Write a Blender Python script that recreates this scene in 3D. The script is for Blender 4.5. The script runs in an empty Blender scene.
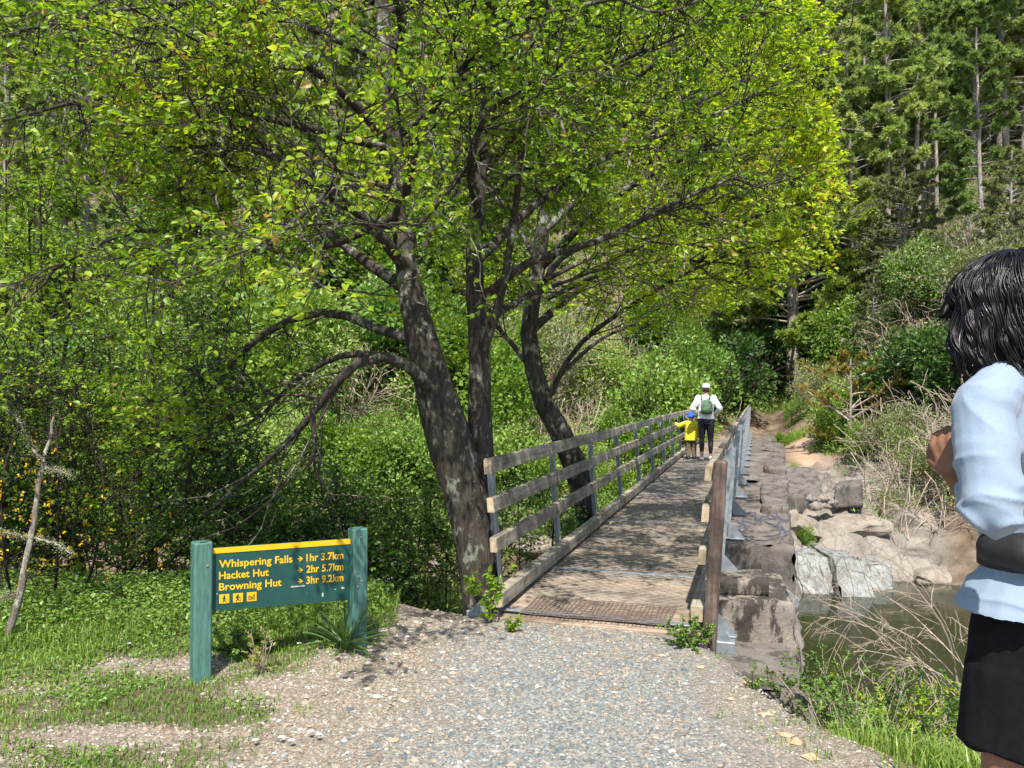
import bpy, bmesh, math, random
import numpy as np
from mathutils import Vector, Matrix
SC = bpy.context.scene
COL = SC.collection
F = 780.0; CZ = 1.5
def P(px, py, d):
    return np.array([(px-512)/F*d, d, CZ-(py-395)/F*d])
def V3(*a): return np.array(a, float)
def nrm(a):
    a = np.asarray(a, float)
    return a/np.maximum(np.linalg.norm(a, axis=-1, keepdims=True), 1e-9)
# ---------------------------------------------------------------- noise
def _h(ix, iy, iz, seed):
    n = (ix*374761393 + iy*668265263 + iz*2147483647 + seed*1274126177) & 0xffffffff
    n = ((n ^ (n >> 13))*1274126177) & 0xffffffff
    n = ((n ^ (n >> 16))*2246822519) & 0xffffffff
    return ((n ^ (n >> 15)) & 0xffffff)/float(0xffffff)
def vnoise(x, y, z=0.0, seed=0):
    x, y, z = np.broadcast_arrays(np.asarray(x, float), np.asarray(y, float), np.asarray(z, float))
    ix = np.floor(x).astype(np.int64); iy = np.floor(y).astype(np.int64); iz = np.floor(z).astype(np.int64)
    fx = x-ix; fy = y-iy; fz = z-iz
    fx = fx*fx*(3-2*fx); fy = fy*fy*(3-2*fy); fz = fz*fz*(3-2*fz)
    r = 0
    for a in (0, 1):
        for b in (0, 1):
            for c in (0, 1):
                w = (fx if a else 1-fx)*(fy if b else 1-fy)*(fz if c else 1-fz)
                r = r + w*_h(ix+a, iy+b, iz+c, seed)
    return r*2-1
def fbm(x, y, z=0.0, o=4, seed=0):
    r = 0; a = 1.0; f = 1.0; t = 0
    for i in range(o):
        r = r + a*vnoise(np.asarray(x)*f, np.asarray(y)*f, np.asarray(z)*f, seed+i*17); t += a; a *= .5; f *= 2.03
    return r/t
# ---------------------------------------------------------------- mesh builder
class MB:
    def __init__(s): s.V = []; s.T = []; s.Q = []; s.A = []; s.n = 0; s.tm = []; s.qm = []
    def add(s, v, f, var=None, m=0):
        v = np.asarray(v, float).reshape(-1, 3); f = np.asarray(f, np.int64)
        if len(f) == 0: return s
        (s.T if f.shape[1] == 3 else s.Q).append(f+s.n)
        (s.tm if f.shape[1] == 3 else s.qm).append(np.full(len(f), m, np.int32))
        s.V.append(v)
        s.A.append(np.full(len(v), .5) if var is None else np.broadcast_to(np.asarray(var, float), (len(v),)))
        s.n += len(v); return s
    def more(s, f, m=0):   # further faces on the last block added, absolute indices
        f = np.asarray(f, np.int64)
        (s.T if f.shape[1] == 3 else s.Q).append(f); (s.tm if f.shape[1] == 3 else s.qm).append(np.full(len(f), m, np.int32))
    def mesh(s, name, mats, smooth=False):
        me = bpy.data.meshes.new(name)
        V = np.concatenate(s.V) if s.V else np.zeros((0, 3))
        T = np.concatenate(s.T) if s.T else np.zeros((0, 3), np.int64)
        Q = np.concatenate(s.Q) if s.Q else np.zeros((0, 4), np.int64)
        me.vertices.add(len(V)); me.vertices.foreach_set('co', V.astype(np.float32).ravel())
        loops = np.concatenate([T.ravel(), Q.ravel()]).astype(np.int32)
        me.loops.add(len(loops)); me.loops.foreach_set('vertex_index', loops)
        nT, nQ = len(T), len(Q)
        me.polygons.add(nT+nQ)
        me.polygons.foreach_set('loop_start', np.concatenate([np.arange(nT)*3, nT*3+np.arange(nQ)*4]).astype(np.int32))
        mi = np.concatenate((s.tm or [np.zeros(0, np.int32)])+(s.qm or [np.zeros(0, np.int32)])).astype(np.int32)
        me.polygons.foreach_set('material_index', mi)
        me.polygons.foreach_set('use_smooth', np.full(nT+nQ, bool(smooth)))
        at = me.attributes.new('var', 'FLOAT', 'POINT')
        if len(V): at.data.foreach_set('value', np.concatenate(s.A).astype(np.float32))
        for m in (mats if isinstance(mats, (list, tuple)) else [mats]): me.materials.append(m)
        me.update(calc_edges=True)
        return me
    def build(s, name, mats, parent=None, smooth=False):
        return link(name, s.mesh(name, mats, smooth), parent)
def link(name, data, parent=None):
    o = bpy.data.objects.new(name, data); COL.objects.link(o)
    if parent is not None: o.parent = parent
    return o
def empty(name, loc=(0, 0, 0), rz=0.0):
    o = link(name, None); o.location = Vector([float(c) for c in loc]); o.rotation_euler[2] = rz
    o.empty_display_size = .2
    return o
def tag(o, label=None, cat=None, group=None, kind=None):
    if label: o['label'] = label
    if cat: o['category'] = cat
    if group: o['group'] = group
    if kind: o['kind'] = kind
    return o
def kids(o, _c={}):
    return [c for c in COL.objects if c.parent == o]
def dup(root, loc, rz=0, sc=1.0, label=None, group=None, tree=None):
    r = root.copy(); COL.objects.link(r); r.location = Vector([float(c) for c in loc]); r.rotation_euler = (0, 0, rz)
    r.scale = (sc, sc, sc) if np.isscalar(sc) else sc
    if label: r['label'] = label
    if group: r['group'] = group
    for ch in tree:
        c = ch.copy(); COL.objects.link(c); c.parent = r
    return r
def obox(c, ax, ay, az):   # box from centre and half-axis vectors
    c, ax, ay, az = map(lambda q: np.asarray(q, float), (c, ax, ay, az))
    v = [c+sx*ax+sy*ay+sz*az for sz in (-1, 1) for sy in (-1, 1) for sx in (-1, 1)]
    f = [(0, 2, 3, 1), (4, 5, 7, 6), (0, 1, 5, 4), (2, 6, 7, 3), (0, 4, 6, 2), (1, 3, 7, 5)]
    return np.array(v), f
def bevel_box(mb, c, ax, ay, az, b=.006, var=None, m=0):
    # chamfered box: 24 vertices
    c = np.asarray(c, float); A = [np.asarray(q, float) for q in (ax, ay, az)]
    L = [np.linalg.norm(q) for q in A]; U = [q/max(l, 1e-9) for q, l in zip(A, L)]
    b = min(b, min(L)*.45)
    vs = {}; V = []
    for sx in (-1, 1):
        for sy in (-1, 1):
            for sz in (-1, 1):
                s = (sx, sy, sz)
                for k in range(3):
                    p = c.copy()
                    for j in range(3):
                        p = p+U[j]*s[j]*(L[j] if j == k else L[j]-b)
                    vs[(s, k)] = len(V); V.append(p)
    Q = []; T = []
    for k in range(3):
        i, j = [(1, 2), (2, 0), (0, 1)][k]
        for sg in (-1, 1):
            q = []
            for a, d in ((-1, -1), (1, -1), (1, 1), (-1, 1)):
                s = [0, 0, 0]; s[k] = sg; s[i] = a; s[j] = d; q.append(vs[(tuple(s), k)])
            Q.append(q if sg > 0 else q[::-1])
    for k in range(3):      # edges along axis k
        i, j = [(1, 2), (2, 0), (0, 1)][k]
        for a in (-1, 1):
            for d in (-1, 1):
                s0 = [0, 0, 0]; s0[i] = a; s0[j] = d; s1 = list(s0); s0[k] = -1; s1[k] = 1
                q = [vs[(tuple(s0), i)], vs[(tuple(s1), i)], vs[(tuple(s1), j)], vs[(tuple(s0), j)]]
                Q.append(q[::-1] if a*d > 0 else q)
    for sx in (-1, 1):
        for sy in (-1, 1):
            for sz in (-1, 1):
                s = (sx, sy, sz); t = [vs[(s, 0)], vs[(s, 1)], vs[(s, 2)]]
                T.append(t if sx*sy*sz > 0 else t[::-1])
    n0 = mb.n; mb.add(V, Q, var, m); mb.more(np.array(T)+n0, m)
def frames(PT):
    PT = np.asarray(PT, float)
    T = np.gradient(PT, axis=-2); T = nrm(T)
    ref = np.where(np.abs(T[..., 2:3]) > .9, np.array([1., 0, 0]), np.array([0., 0, 1.]))
    ref = np.broadcast_to(ref[..., :1, :], T.shape)
    A = nrm(np.cross(T, ref)); B = np.cross(T, A)
    return T, A, B
def tubes(mb, PT, R, sides=4, var=None, m=0, cap=False, rough=0, seed=0):
    PT = np.asarray(PT, float)
    if PT.ndim == 2: PT = PT[None]
    n, k = PT.shape[:2]
    R = np.broadcast_to(np.asarray(R, float), (n, k))
    T, A, B = frames(PT)
    ang = np.arange(sides)/sides*2*math.pi
    ca, sa = np.cos(ang), np.sin(ang)
    rr = R[:, :, None]*np.ones(sides)
    if rough:
        q = PT[:, :, None, :]+(A[:, :, None]*ca[:, None]+B[:, :, None]*sa[:, None])*rr[..., None]
        rr = rr*(1+rough*fbm(q[..., 0]*14, q[..., 1]*14, q[..., 2]*4, 3, seed))
    V = PT[:, :, None, :]+(A[:, :, None]*ca[:, None]+B[:, :, None]*sa[:, None])*rr[..., None]
    base = (np.arange(n)*k*sides)[:, None, None]
    i = np.arange(k-1)[None, :, None]*sides; j = np.arange(sides)[None, None, :]; j2 = (j+1) % sides
    f = np.stack([base+i+j, base+i+j2, base+i+sides+j2, base+i+sides+j], -1).reshape(-1, 4)
    if var is None: vv = None
    else: vv = np.repeat(np.broadcast_to(np.asarray(var, float), (n,)), k*sides)
    n0 = mb.n
    mb.add(V.reshape(-1, 3), f, vv, m)
    if cap:
        for q in range(n):
            c0 = mb.n; mb.add([PT[q, 0], PT[q, -1]], np.zeros((0, 3), int))if False else None
            a = n0+q*k*sides
            if sides == 4: mb.more([[a+3, a+2, a+1, a], [a+(k-1)*4, a+(k-1)*4+1, a+(k-1)*4+2, a+(k-1)*4+3]], m)
            else:
                t = []
                for z in range(1, sides-1):
                    t.append([a, a+z+1, a+z]); e = a+(k-1)*sides; t.append([e, e+z, e+z+1])
                mb.more(t, m)
def leaves(mb, p, d, nn, L, W, var, fold=.15, m=0):
    d = nrm(d); s = nrm(np.cross(d, nn)); nn = np.cross(s, d)
    L = np.broadcast_to(L, (len(p),))[:, None]; W = np.broadcast_to(W, (len(p),))[:, None]
    v = np.stack([p, p+d*L*.45+s*W*.5+nn*W*fold, p+d*L-nn*L*.08, p+d*L*.4-s*W*.5+nn*W*fold], 1)
    b = np.arange(len(p))[:, None]*4
    f = np.concatenate([b+np.array([[0, 1, 2]]), b+np.array([[0, 2, 3]])])
    mb.add(v.reshape(-1, 3), f, np.repeat(np.broadcast_to(var, (len(p),)), 4), m)
def leaves6(mb, p, d, nn, L, W, var, fold=.18, m=0):
    d = nrm(d); s = nrm(np.cross(d, nn)); nn = np.cross(s, d)
    L = np.broadcast_to(L, (len(p),))[:, None]; W = np.broadcast_to(W, (len(p),))[:, None]
    v = np.stack([p, p+d*L*.28+s*W*.42+nn*W*fold, p+d*L*.66+s*W*.36+nn*W*(fold-.06), p+d*L-nn*L*.14, p+d*L*.62-s*W*.38+nn*W*(fold-.06), p+d*L*.25-s*W*.42+nn*W*fold, p+d*L*.5-nn*L*.0], 1)
    b = np.arange(len(p))[:, None]*7
    f = np.concatenate([b+np.array([q]) for q in ((0, 1, 6), (1, 2, 6), (2, 3, 6), (3, 4, 6), (4, 5, 6), (5, 0, 6))])
    mb.add(v.reshape(-1, 3), f, np.repeat(np.broadcast_to(var, (len(p),)), 7), m)
def smooth_path(pts, rad, k):
    pts = np.asarray(pts, float); rad = np.asarray(rad, float)
    t = np.r_[0, np.cumsum(np.linalg.norm(np.diff(pts, axis=0), axis=1))]; t /= t[-1]
    # catmull-rom by component
    tt = np.linspace(0, 1, k); out = []
    m = np.gradient(pts, t, axis=0)
    idx = np.clip(np.searchsorted(t, tt, 'right')-1, 0, len(t)-2)
    h = (t[idx+1]-t[idx]); s = ((tt-t[idx])/h)[:, None]; h = h[:, None]
    p = (2*s**3-3*s**2+1)*pts[idx]+(s**3-2*s**2+s)*h*m[idx]+(-2*s**3+3*s**2)*pts[idx+1]+(s**3-s**2)*h*m[idx+1]
    return p, np.interp(tt, t, rad)
def polyl(rng, start, dr, length, k=5, wob=.25, grav=0.0):
    n = len(start); p = start.copy(); d = nrm(dr); out = [p.copy()]
    for i in range(k-1):
        d = nrm(d+rng.normal(0, wob, (n, 3))+np.array([0, 0, grav]))
        p = p+d*(np.asarray(length)/(k-1)).reshape(-1, 1); out.append(p.copy())
    return np.stack(out, 1)
def spawn(rng, PT, per, t0=.25, t1=1.0, ang=(.6, 1.1), flat=0.0):
    PT = np.asarray(PT); n, k = PT.shape[:2]
    t = (t0+(t1-t0)*rng.random((n, per)))*(k-1.001)
    i = np.floor(t).astype(int); f = (t-i)[..., None]; r = np.arange(n)[:, None]
    p = PT[r, i]*(1-f)+PT[r, i+1]*f; T = nrm(PT[r, i+1]-PT[r, i])
    rv = rng.normal(size=T.shape); rv[..., 2] *= (1-flat)
    pr = nrm(rv-T*np.sum(rv*T, -1, keepdims=True))
    a = rng.uniform(ang[0], ang[1], (n, per))[..., None]
    d = T*np.cos(a)+pr*np.sin(a)
    return p.reshape(-1, 3), d.reshape(-1, 3), (t/(k-1)).reshape(-1)
# ---------------------------------------------------------------- materials
def nodes(name):
    m = bpy.data.materials.new(name); m.use_nodes = True
    nt = m.node_tree; nt.nodes.clear()
    out = nt.nodes.new('ShaderNodeOutputMaterial')
    return m, nt, out
def ramp(nt, src, stops, interp='LINEAR'):
    r = nt.nodes.new('ShaderNodeValToRGB'); r.color_ramp.interpolation = interp
    el = r.color_ramp.elements
    while len(el) > 1: el.remove(el[-1])
    el[0].position = stops[0][0]; c = stops[0][1]; el[0].color = (*c, 1) if len(c) == 3 else c
    for p, c in stops[1:]:
        e = el.new(p); e.color = (*c, 1)
    nt.links.new(src, r.inputs[0]); return r.outputs[0]
def attr(nt, name='var'):
    a = nt.nodes.new('ShaderNodeAttribute'); a.attribute_name = name; return a
def coords(nt, kind='Object', scale=(1, 1, 1), rot=(0, 0, 0)):
    tc = nt.nodes.new('ShaderNodeTexCoord'); mp = nt.nodes.new('ShaderNodeMapping')
    mp.inputs['Scale'].default_value = scale; mp.inputs['Rotation'].default_value = rot
    nt.links.new(tc.outputs[kind], mp.inputs[0]); return mp.outputs[0]
def noise(nt, vec, scale=5, detail=4, rough=.6, dist=0):
    n = nt.nodes.new('ShaderNodeTexNoise'); n.inputs['Scale'].default_value = scale; n.inputs['Detail'].default_value = detail
    n.inputs['Roughness'].default_value = rough; n.inputs['Distortion'].default_value = dist
    nt.links.new(vec, n.inputs['Vector']); return n.outputs[0]
def voro(nt, vec, scale=5, feature='F1', out='Distance'):
    n = nt.nodes.new('ShaderNodeTexVoronoi'); n.inputs['Scale'].default_value = scale; n.feature = feature
    nt.links.new(vec, n.inputs['Vector']); return n.outputs[out]
def mix(nt, fac, a, b, mode='MIX'):
    n = nt.nodes.new('ShaderNodeMix'); n.data_type = 'RGBA'; n.blend_type = mode
    for s, q in ((n.inputs[0], fac), (n.inputs[6], a), (n.inputs[7], b)):
        if isinstance(q, (int, float)): s.default_value = q
        elif isinstance(q, (tuple, list)): s.default_value = (*q, 1)
        else: nt.links.new(q, s)
    return n.outputs[2]
def maths(nt, op, a, b=0.0, clamp=False):
    n = nt.nodes.new('ShaderNodeMath'); n.operation = op; n.use_clamp = clamp
    for s, q in ((n.inputs[0], a), (n.inputs[1], b)):
        if isinstance(q, (int, float)): s.default_value = q
        else: nt.links.new(q, s)
    return n.outputs[0]
def bump(nt, h, strength=.5, dist=.02):
    n = nt.nodes.new('ShaderNodeBump'); n.inputs['Strength'].default_value = strength; n.inputs['Distance'].default_value = dist
    nt.links.new(h, n.inputs['Height']); return n.outputs[0]
def princ(nt, out, col, rough=.8, normal=None, metal=0, spec=.5, sheen=0):
    b = nt.nodes.new('ShaderNodeBsdfPrincipled')
    for s, q in ((b.inputs['Base Color'], col), (b.inputs['Roughness'], rough), (b.inputs['Metallic'], metal)):
        if isinstance(q, (int, float)): s.default_value = q
        elif isinstance(q, (tuple, list)): s.default_value = (*q, 1)
        else: nt.links.new(q, s)
    b.inputs['Specular IOR Level'].default_value = spec
    if sheen: b.inputs['Sheen Weight'].default_value = sheen
    if normal is not None: nt.links.new(normal, b.inputs['Normal'])
    if out is not None: nt.links.new(b.outputs[0], out.inputs[0])
    return b
def leafmat(name, stops, trans=.45, tcol=None, rough=.45, spec=.5, rnd=.0):
    m, nt, out = nodes(name)
    f = attr(nt).outputs['Fac']
    if rnd:
        oi = nt.nodes.new('ShaderNodeObjectInfo')
        f = maths(nt, 'ADD', f, maths(nt, 'MULTIPLY', maths(nt, 'SUBTRACT', oi.outputs['Random'], .5), rnd), True)
    c = ramp(nt, f, stops)
    b = princ(nt, None, c, rough, spec=spec)
    t = nt.nodes.new('ShaderNodeBsdfTranslucent')
    tc = mix(nt, 1.0, c, tcol or (1.25, 1.25, .55), 'MULTIPLY'); nt.links.new(tc, t.inputs[0])
    ms = nt.nodes.new('ShaderNodeMixShader'); ms.inputs[0].default_value = trans
    nt.links.new(b.outputs[0], ms.inputs[1]); nt.links.new(t.outputs[0], ms.inputs[2]); nt.links.new(ms.outputs[0], out.inputs[0])
    return m
def barkmat(name, base, dark, lichen, scale=1.0, lam=.55, bs=.8):
    m, nt, out = nodes(name)
    v = coords(nt, 'Object', (14*scale, 14*scale, 3*scale))
    v2 = coords(nt, 'Object', (1, 1, .6))
    n1 = noise(nt, v, 2.2, 6, .7, .6); n2 = noise(nt, v2, 7*scale, 5, .65); n3 = noise(nt, v2, 28*scale, 4, .6)
    c = ramp(nt, n1, [(.3, dark), (.62, base)])
    f = ramp(nt, maths(nt, 'ADD', maths(nt, 'MULTIPLY', n2, .75), maths(nt, 'MULTIPLY', n3, .25)), [(lam, (0, 0, 0)), (lam+.07, (1, 1, 1))])
    c = mix(nt, f, c, lichen)
    princ(nt, out, c, .9, bump(nt, n1, bs, .03), spec=.2); return m
def simple(name, col, rough=.7, var=.25, ns=20, bs=.2, metal=0, spec=.4, sheen=0, bd=.003, stretch=(1, 1, 1)):
    m, nt, out = nodes(name); v = coords(nt, 'Object', stretch); n = noise(nt, v, ns, 5, .6)
    lo = tuple(c*(1-var) for c in col); hi = tuple(min(1, c*(1+var)) for c in col)
    c = ramp(nt, n, [(.3, lo), (.7, hi)])
    princ(nt, out, c, rough, bump(nt, n, bs, bd), metal, spec, sheen); return m
# ================================================================ camera, light, sky
SUN_EL = math.radians(57); SUN_AZ = (-0.03, -1.0)     # horizontal direction towards the sun
sa = Vector((SUN_AZ[0], SUN_AZ[1], 0)).normalized()
sdir = Vector((sa.x*math.cos(SUN_EL), sa.y*math.cos(SUN_EL), math.sin(SUN_EL)))
cam = bpy.data.cameras.new('camera'); co = link('camera', cam)
co.location = (0, 0, CZ); co.rotation_euler = (math.radians(90.8), 0, 0)
cam.sensor_width = 36; cam.lens = F/1024*36; cam.clip_end = 600; cam.clip_start = .05
SC.camera = co
w = bpy.data.worlds.new('World'); SC.world = w; w.use_nodes = True
nt = w.node_tree; sky = nt.nodes.new('ShaderNodeTexSky'); sky.sky_type = 'NISHITA'; sky.sun_disc = False
sky.sun_elevation = SUN_EL; sky.sun_rotation = math.atan2(sa.x, sa.y)
bg = nt.nodes['Background']; nt.links.new(sky.outputs[0], bg.inputs[0]); bg.inputs[1].default_value = .14
sl = bpy.data.lights.new('sun', 'SUN'); sl.energy = 5.0; sl.angle = math.radians(.55); sl.color = (1, .95, .86)
so = link('sun', sl); so.rotation_euler = sdir.to_track_quat('Z', 'Y').to_euler(); so.location = (0, 0, 30)
SC.view_settings.view_transform = 'Standard'; SC.view_settings.look = 'None'
SC.view_settings.exposure = 0.68; SC.view_settings.gamma = 1
SC.render.engine = 'CYCLES'
SC.cycles.max_bounces = 6; SC.cycles.diffuse_bounces = 3; SC.cycles.glossy_bounces = 2; SC.cycles.transmission_bounces = 2
SC.cycles.transparent_max_bounces = 4; SC.cycles.caustics_reflective = False; SC.cycles.caustics_refractive = False
SC.cycles.use_denoising = True
try: SC.cycles.denoiser = 'OPENIMAGEDENOISE'
except Exception: pass

# ================================================================ terrain
AT = np.array([-1.3, -.9, -.5, -.2, 0, .15, .25, .33, .42, .5, .62, .8, 1.3])
YT = np.array([11, 13, 15, 16, 18, 22, 26, 32, 40, 55, 80, 130, 200.])
left = [-2.9, -2.9, -2.6, -2.2, -1.3, 0, 1.6, 4.8, 9.5, 20, 38, 74, 120]
ZT = np.array([left, left, left, left,
  [-2.9, -2.9, -2.6, -2.2, -1.4, -.3, 1.2, 4.2, 8.8, 19, 37, 73, 120],
  [-2.9, -2.9, -2.5, -2.3, -1.4, -.6, .5, 3.0, 7.4, 18, 36, 72, 120],
  [-2.9, -2.9, -2.4, -2.2, -1.5, -.9, -.2, .9, 4.4, 15, 33, 70, 118],
  [-2.9, -2.8, -2.4, -1.5, -.95, -.6, -.3, .05, 2.0, 12, 30, 66, 115],
  [-2.9, -2.9, -2.6, -1.5, -.95, -.45, .2, 1.6, 5.0, 14, 32, 68, 116],
  [-2.9, -2.9, -2.5, -1.95, -1.1, .7, 2.4, 5.2, 9.5, 19, 36, 72, 118],
  [-2.9, -2.8, -2.1, -1.4, -.1, 2.4, 4.8, 8.2, 13, 23, 40, 76, 120],
  [-2.9, -2.6, -1.6, -.7, 1.0, 4.0, 6.8, 10.5, 16, 26, 43, 80, 120],
  [-2.9, -2.4, -1.2, 0, 2, 5, 8, 12, 18, 28, 45, 80, 120]])
def far_h(x, y):
    y = np.maximum(y, 11.0); a = np.clip(x/y, AT[0], AT[-1]); yy = np.clip(y, YT[0], YT[-1])
    i = np.clip(np.searchsorted(AT, a, 'right')-1, 0, len(AT)-2); j = np.clip(np.searchsorted(YT, yy, 'right')-1, 0, len(YT)-2)
    fa = (a-AT[i])/(AT[i+1]-AT[i]); fy = (yy-YT[j])/(YT[j+1]-YT[j]); fa = fa*fa*(3-2*fa)
    return (ZT[i, j]*(1-fa)*(1-fy)+ZT[i+1, j]*fa*(1-fy)+ZT[i, j+1]*(1-fa)*fy+ZT[i+1, j+1]*fa*fy)
def edge_y(x):
    return np.interp(x, [-12, -4, -2, -.9, -.3, .2, .55, 1.15, 1.35, 1.6, 2.2, 3.5, 6, 12], [6.2, 6.0, 5.9, 5.7, 5.35, 5.3, 5.25, 4.85, 3.6, 3.2, 2.7, 1.5, 0, -3])
def height(x, y):
    x = np.asarray(x, float); y = np.asarray(y, float)
    s = y-edge_y(x)+.12*vnoise(x*1.7, y*1.7, 0, 5)
    wd = np.interp(x, [-1, 1.1, 1.5, 2.5], [3.0, 1.6, 4.4, 5.5])
    q = np.clip(s/wd, 0, 1)
    pw = np.interp(x, [-1, 1.1, 1.6], [1.35, .9, 1.3])
    near = -2.9*q**pw
    near = near+.025*fbm(x*.9, y*.9, 0, 3, 3)+.012*fbm(x*5, y*5, 0, 2, 9)*(x < -.6)
    near = near-.03*np.clip(s+.4, 0, 1)
    fh = far_h(x, y)
    rough = np.clip((y-14)/10, 0, 1)
    fh = fh+rough*(.5*fbm(x*.22, y*.22, 0, 4, 21)+.15*fbm(x*1.1, y*1.1, 0, 3, 31))*np.clip((y-12)/20, .25, 2.2)
    # rock shelf carrying the weir, right of the bridge axis
    u = .299*(x-.562)+.954*(y-5.22); n = .954*(x-.562)-.299*(y-5.22)
    sh = np.clip(1-np.abs(n-.75)/1.25, 0, 1); sh = np.clip(sh*2.2, 0, 1)*np.clip((u-2.0)/1, 0, 1)*(u < 30)
    shelf = -1.75+.45*fbm(x*1.3, y*1.3, 0, 4, 77)+np.clip((u-6)/12, 0, 1)*.6
    base = np.maximum(near, fh)
    base = np.where(sh > 0, np.maximum(base, base*(1-sh)+shelf*sh), base)
    a = x/np.maximum(y, 1)
    rm = np.clip((a-.31)/.03, 0, 1)*np.clip((.60-a)/.05, 0, 1)*np.clip((y-14.2)/1.2, 0, 1)*np.clip((25-y)/3, 0, 1)
    xx = x*.80+y*.55; yy = -x*.5+y*.9           # jointed bedrock: tilted steps and clefts
    st = (xx*.9+.5*fbm(x*.7, y*.7, 0, 3, 12)); fr = st-np.floor(st)
    cl = np.abs(vnoise(x*1.3+3, y*1.3, 0, 19)); cl2 = np.abs(vnoise(xx*.7, yy*2.3, 0, 29))
    base = base+rm*(.30*(fr-.5)*(.5+.5*vnoise(yy*.8, xx*.3, 0, 14))-.22*np.exp(-(cl/.07)**2)-.15*np.exp(-(cl2/.06)**2)+.09*fbm(x*3, y*3, 0, 4, 18))
    return base
def nonuni(lo, hi, segs):
    out = []
    for a, b, st in segs: out.append(np.arange(a, b, st))
    return np.concatenate(out+[[hi]])
xs = nonuni(-120, 120, [(-120, -30, 4), (-30, -8, .8), (-8, -4, .2), (-4, 4, .05), (4, 12, .07), (12, 30, .5), (30, 120, 4)])
ys = nonuni(-20, 200, [(-20, -4, 2), (-4, 2, .4), (2, 8, .05), (8, 14, .16), (14, 20, .07), (20, 20.01, 1), (20, 40, .4), (40, 80, 1.2), (80, 200, 5)])
X, Y = np.meshgrid(xs, ys); Z = height(X, Y)
nx, ny = len(xs), len(ys)
i = np.arange(nx-1)[None]; j = np.arange(ny-1)[:, None]*nx
f = np.stack([j+i, j+i+1, j+nx+i+1, j+nx+i], -1).reshape(-1, 4)
tb = MB(); tb.add(np.stack([X, Y, Z], -1).reshape(-1, 3), f)
def smooth01(a, b, x): t = np.clip((x-a)/(b-a), 0, 1); return t*t*(3-2*t)
def grass_mask(x, y):
    """1 where short grass covers the near ground"""
    bx = np.interp(y, [2.0, 3.1, 3.9, 4.5, 4.8, 5.2, 5.8], [-1.12, -1.10, -1.06, -.93, -.85, -.85, -.85])
    m = smooth01(.10, -.22, x-bx+.28*fbm(x*2.1, y*2.1, 0, 4, 41))
    # bare stony patches inside the grass
    p1 = np.exp(-(((x+1.75)/.5)**2+((y-3.45)/.13)**2)**1.2); p2 = np.exp(-(((x+1.85)/.38)**2+((y-4.35)/.2)**2)**1.2)
    p3 = np.exp(-(((x+1.2)/.3)**2+((y-4.0)/.2)**2)**1.2); p4 = np.exp(-(((x+.8)/.5)**2+((y-4.1)/.12)**2)**1.2)
    p5 = np.exp(-(((x+2.4)/.5)**2+((y-3.2)/.12)**2)**1.2)
    k = np.clip(p1*1.1+p2*.8+p3*.9+p5*.8, 0, 1)+.9*np.clip(fbm(x*4, y*4, 0, 3, 43), 0, 1)*(y < 4.6)
    m = m*np.clip(1-k*1.15, 0, 1)
    r = smooth01(1.50, 1.68, x)*smooth01(2.6, 3.2, y)          # slope on the right
    return np.clip(m+r, 0, 1)
gm = grass_mask(X, Y)
blue = np.exp(-(((X-.35-.12*(Y-4))/.85)**2)**1.5)*smooth01(5.2, 4.7, Y)*smooth01(-.35, .35, fbm(X*1.5, Y*1.5, 0, 3, 51)+.45)
far = smooth01(9, 13, Y)
a_far = X/np.maximum(Y, 1)
track = np.exp(-((a_far-np.interp(Y, [18, 24, 30, 38], [.405, .375, .36, .345]))/.022)**2)*smooth01(21, 23, Y)*smooth01(31, 27, Y)
rock = smooth01(.31, .33, a_far)*smooth01(.58, .53, a_far)*smooth01(25, 21, Y+2*vnoise(X*.6, Y*.6, 0, 4))*smooth01(11, 13, Y)
rock = np.maximum(rock, smooth01(1.3, .9, np.abs(.954*(X-.562)-.299*(Y-5.22)-.75))*smooth01(6, 7, Y)*smooth01(26, 20, Y))
A = {'green': np.clip(gm*(1-far)+far*smooth01(-.25, .35, fbm(X*.25, Y*.25, 0, 4, 61)+.1)*(1-track)*(1-rock)*smooth01(70, 45, Y), 0, 1),
     'blue': blue, 'rocky': rock, 'track': track, 'far': far}
BM = {}
BM['t'] = tb
m_ground, nt, out = nodes('ground')
v = coords(nt, 'Object')
n_big = noise(nt, v, 1.3, 5, .6); n_s = noise(nt, v, 55, 5, .7); vc = voro(nt, v, 75, 'F1', 'Color'); vd = voro(nt, v, 75)
sep = nt.nodes.new('ShaderNodeSeparateColor'); nt.links.new(vc, sep.inputs[0])
tan = ramp(nt, sep.outputs[0], [(0, (.16, .13, .10)), (.3, (.24, .205, .165)), (.6, (.32, .275, .22)), (.85, (.27, .20, .145)), (1, (.48, .45, .40))])
blu = ramp(nt, sep.outputs[1], [(0, (.10, .12, .125)), (.35, (.19, .22, .22)), (.7, (.27, .29, .28)), (1, (.46, .46, .43))])
c = mix(nt, maths(nt, 'MULTIPLY', attr(nt, 'blue').outputs['Fac'], .75), tan, blu); c = mix(nt, 1.0, c, (.85, .84, .83), 'MULTIPLY')
soil = ramp(nt, n_s, [(.3, (.045, .038, .02)), (.7, (.12, .10, .05))])
c = mix(nt, maths(nt, 'MULTIPLY', attr(nt, 'green').outputs['Fac'], .8), c, soil)
forest = ramp(nt, noise(nt, v, 1.6, 7, .7), [(.3, (.05, .04, .025)), (.5, (.15, .11, .075)), (.62, (.24, .18, .13)), (.75, (.09, .10, .035))])
rk = ramp(nt, noise(nt, coords(nt, 'Object', (1, 1, 2), (.3, .5, .2)), 1.1, 9, .72, .8), [(.3, (.07, .06, .05)), (.45, (.19, .165, .14)), (.58, (.30, .265, .225)), (.7, (.20, .15, .12)), (.8, (.36, .33, .29))])
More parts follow.
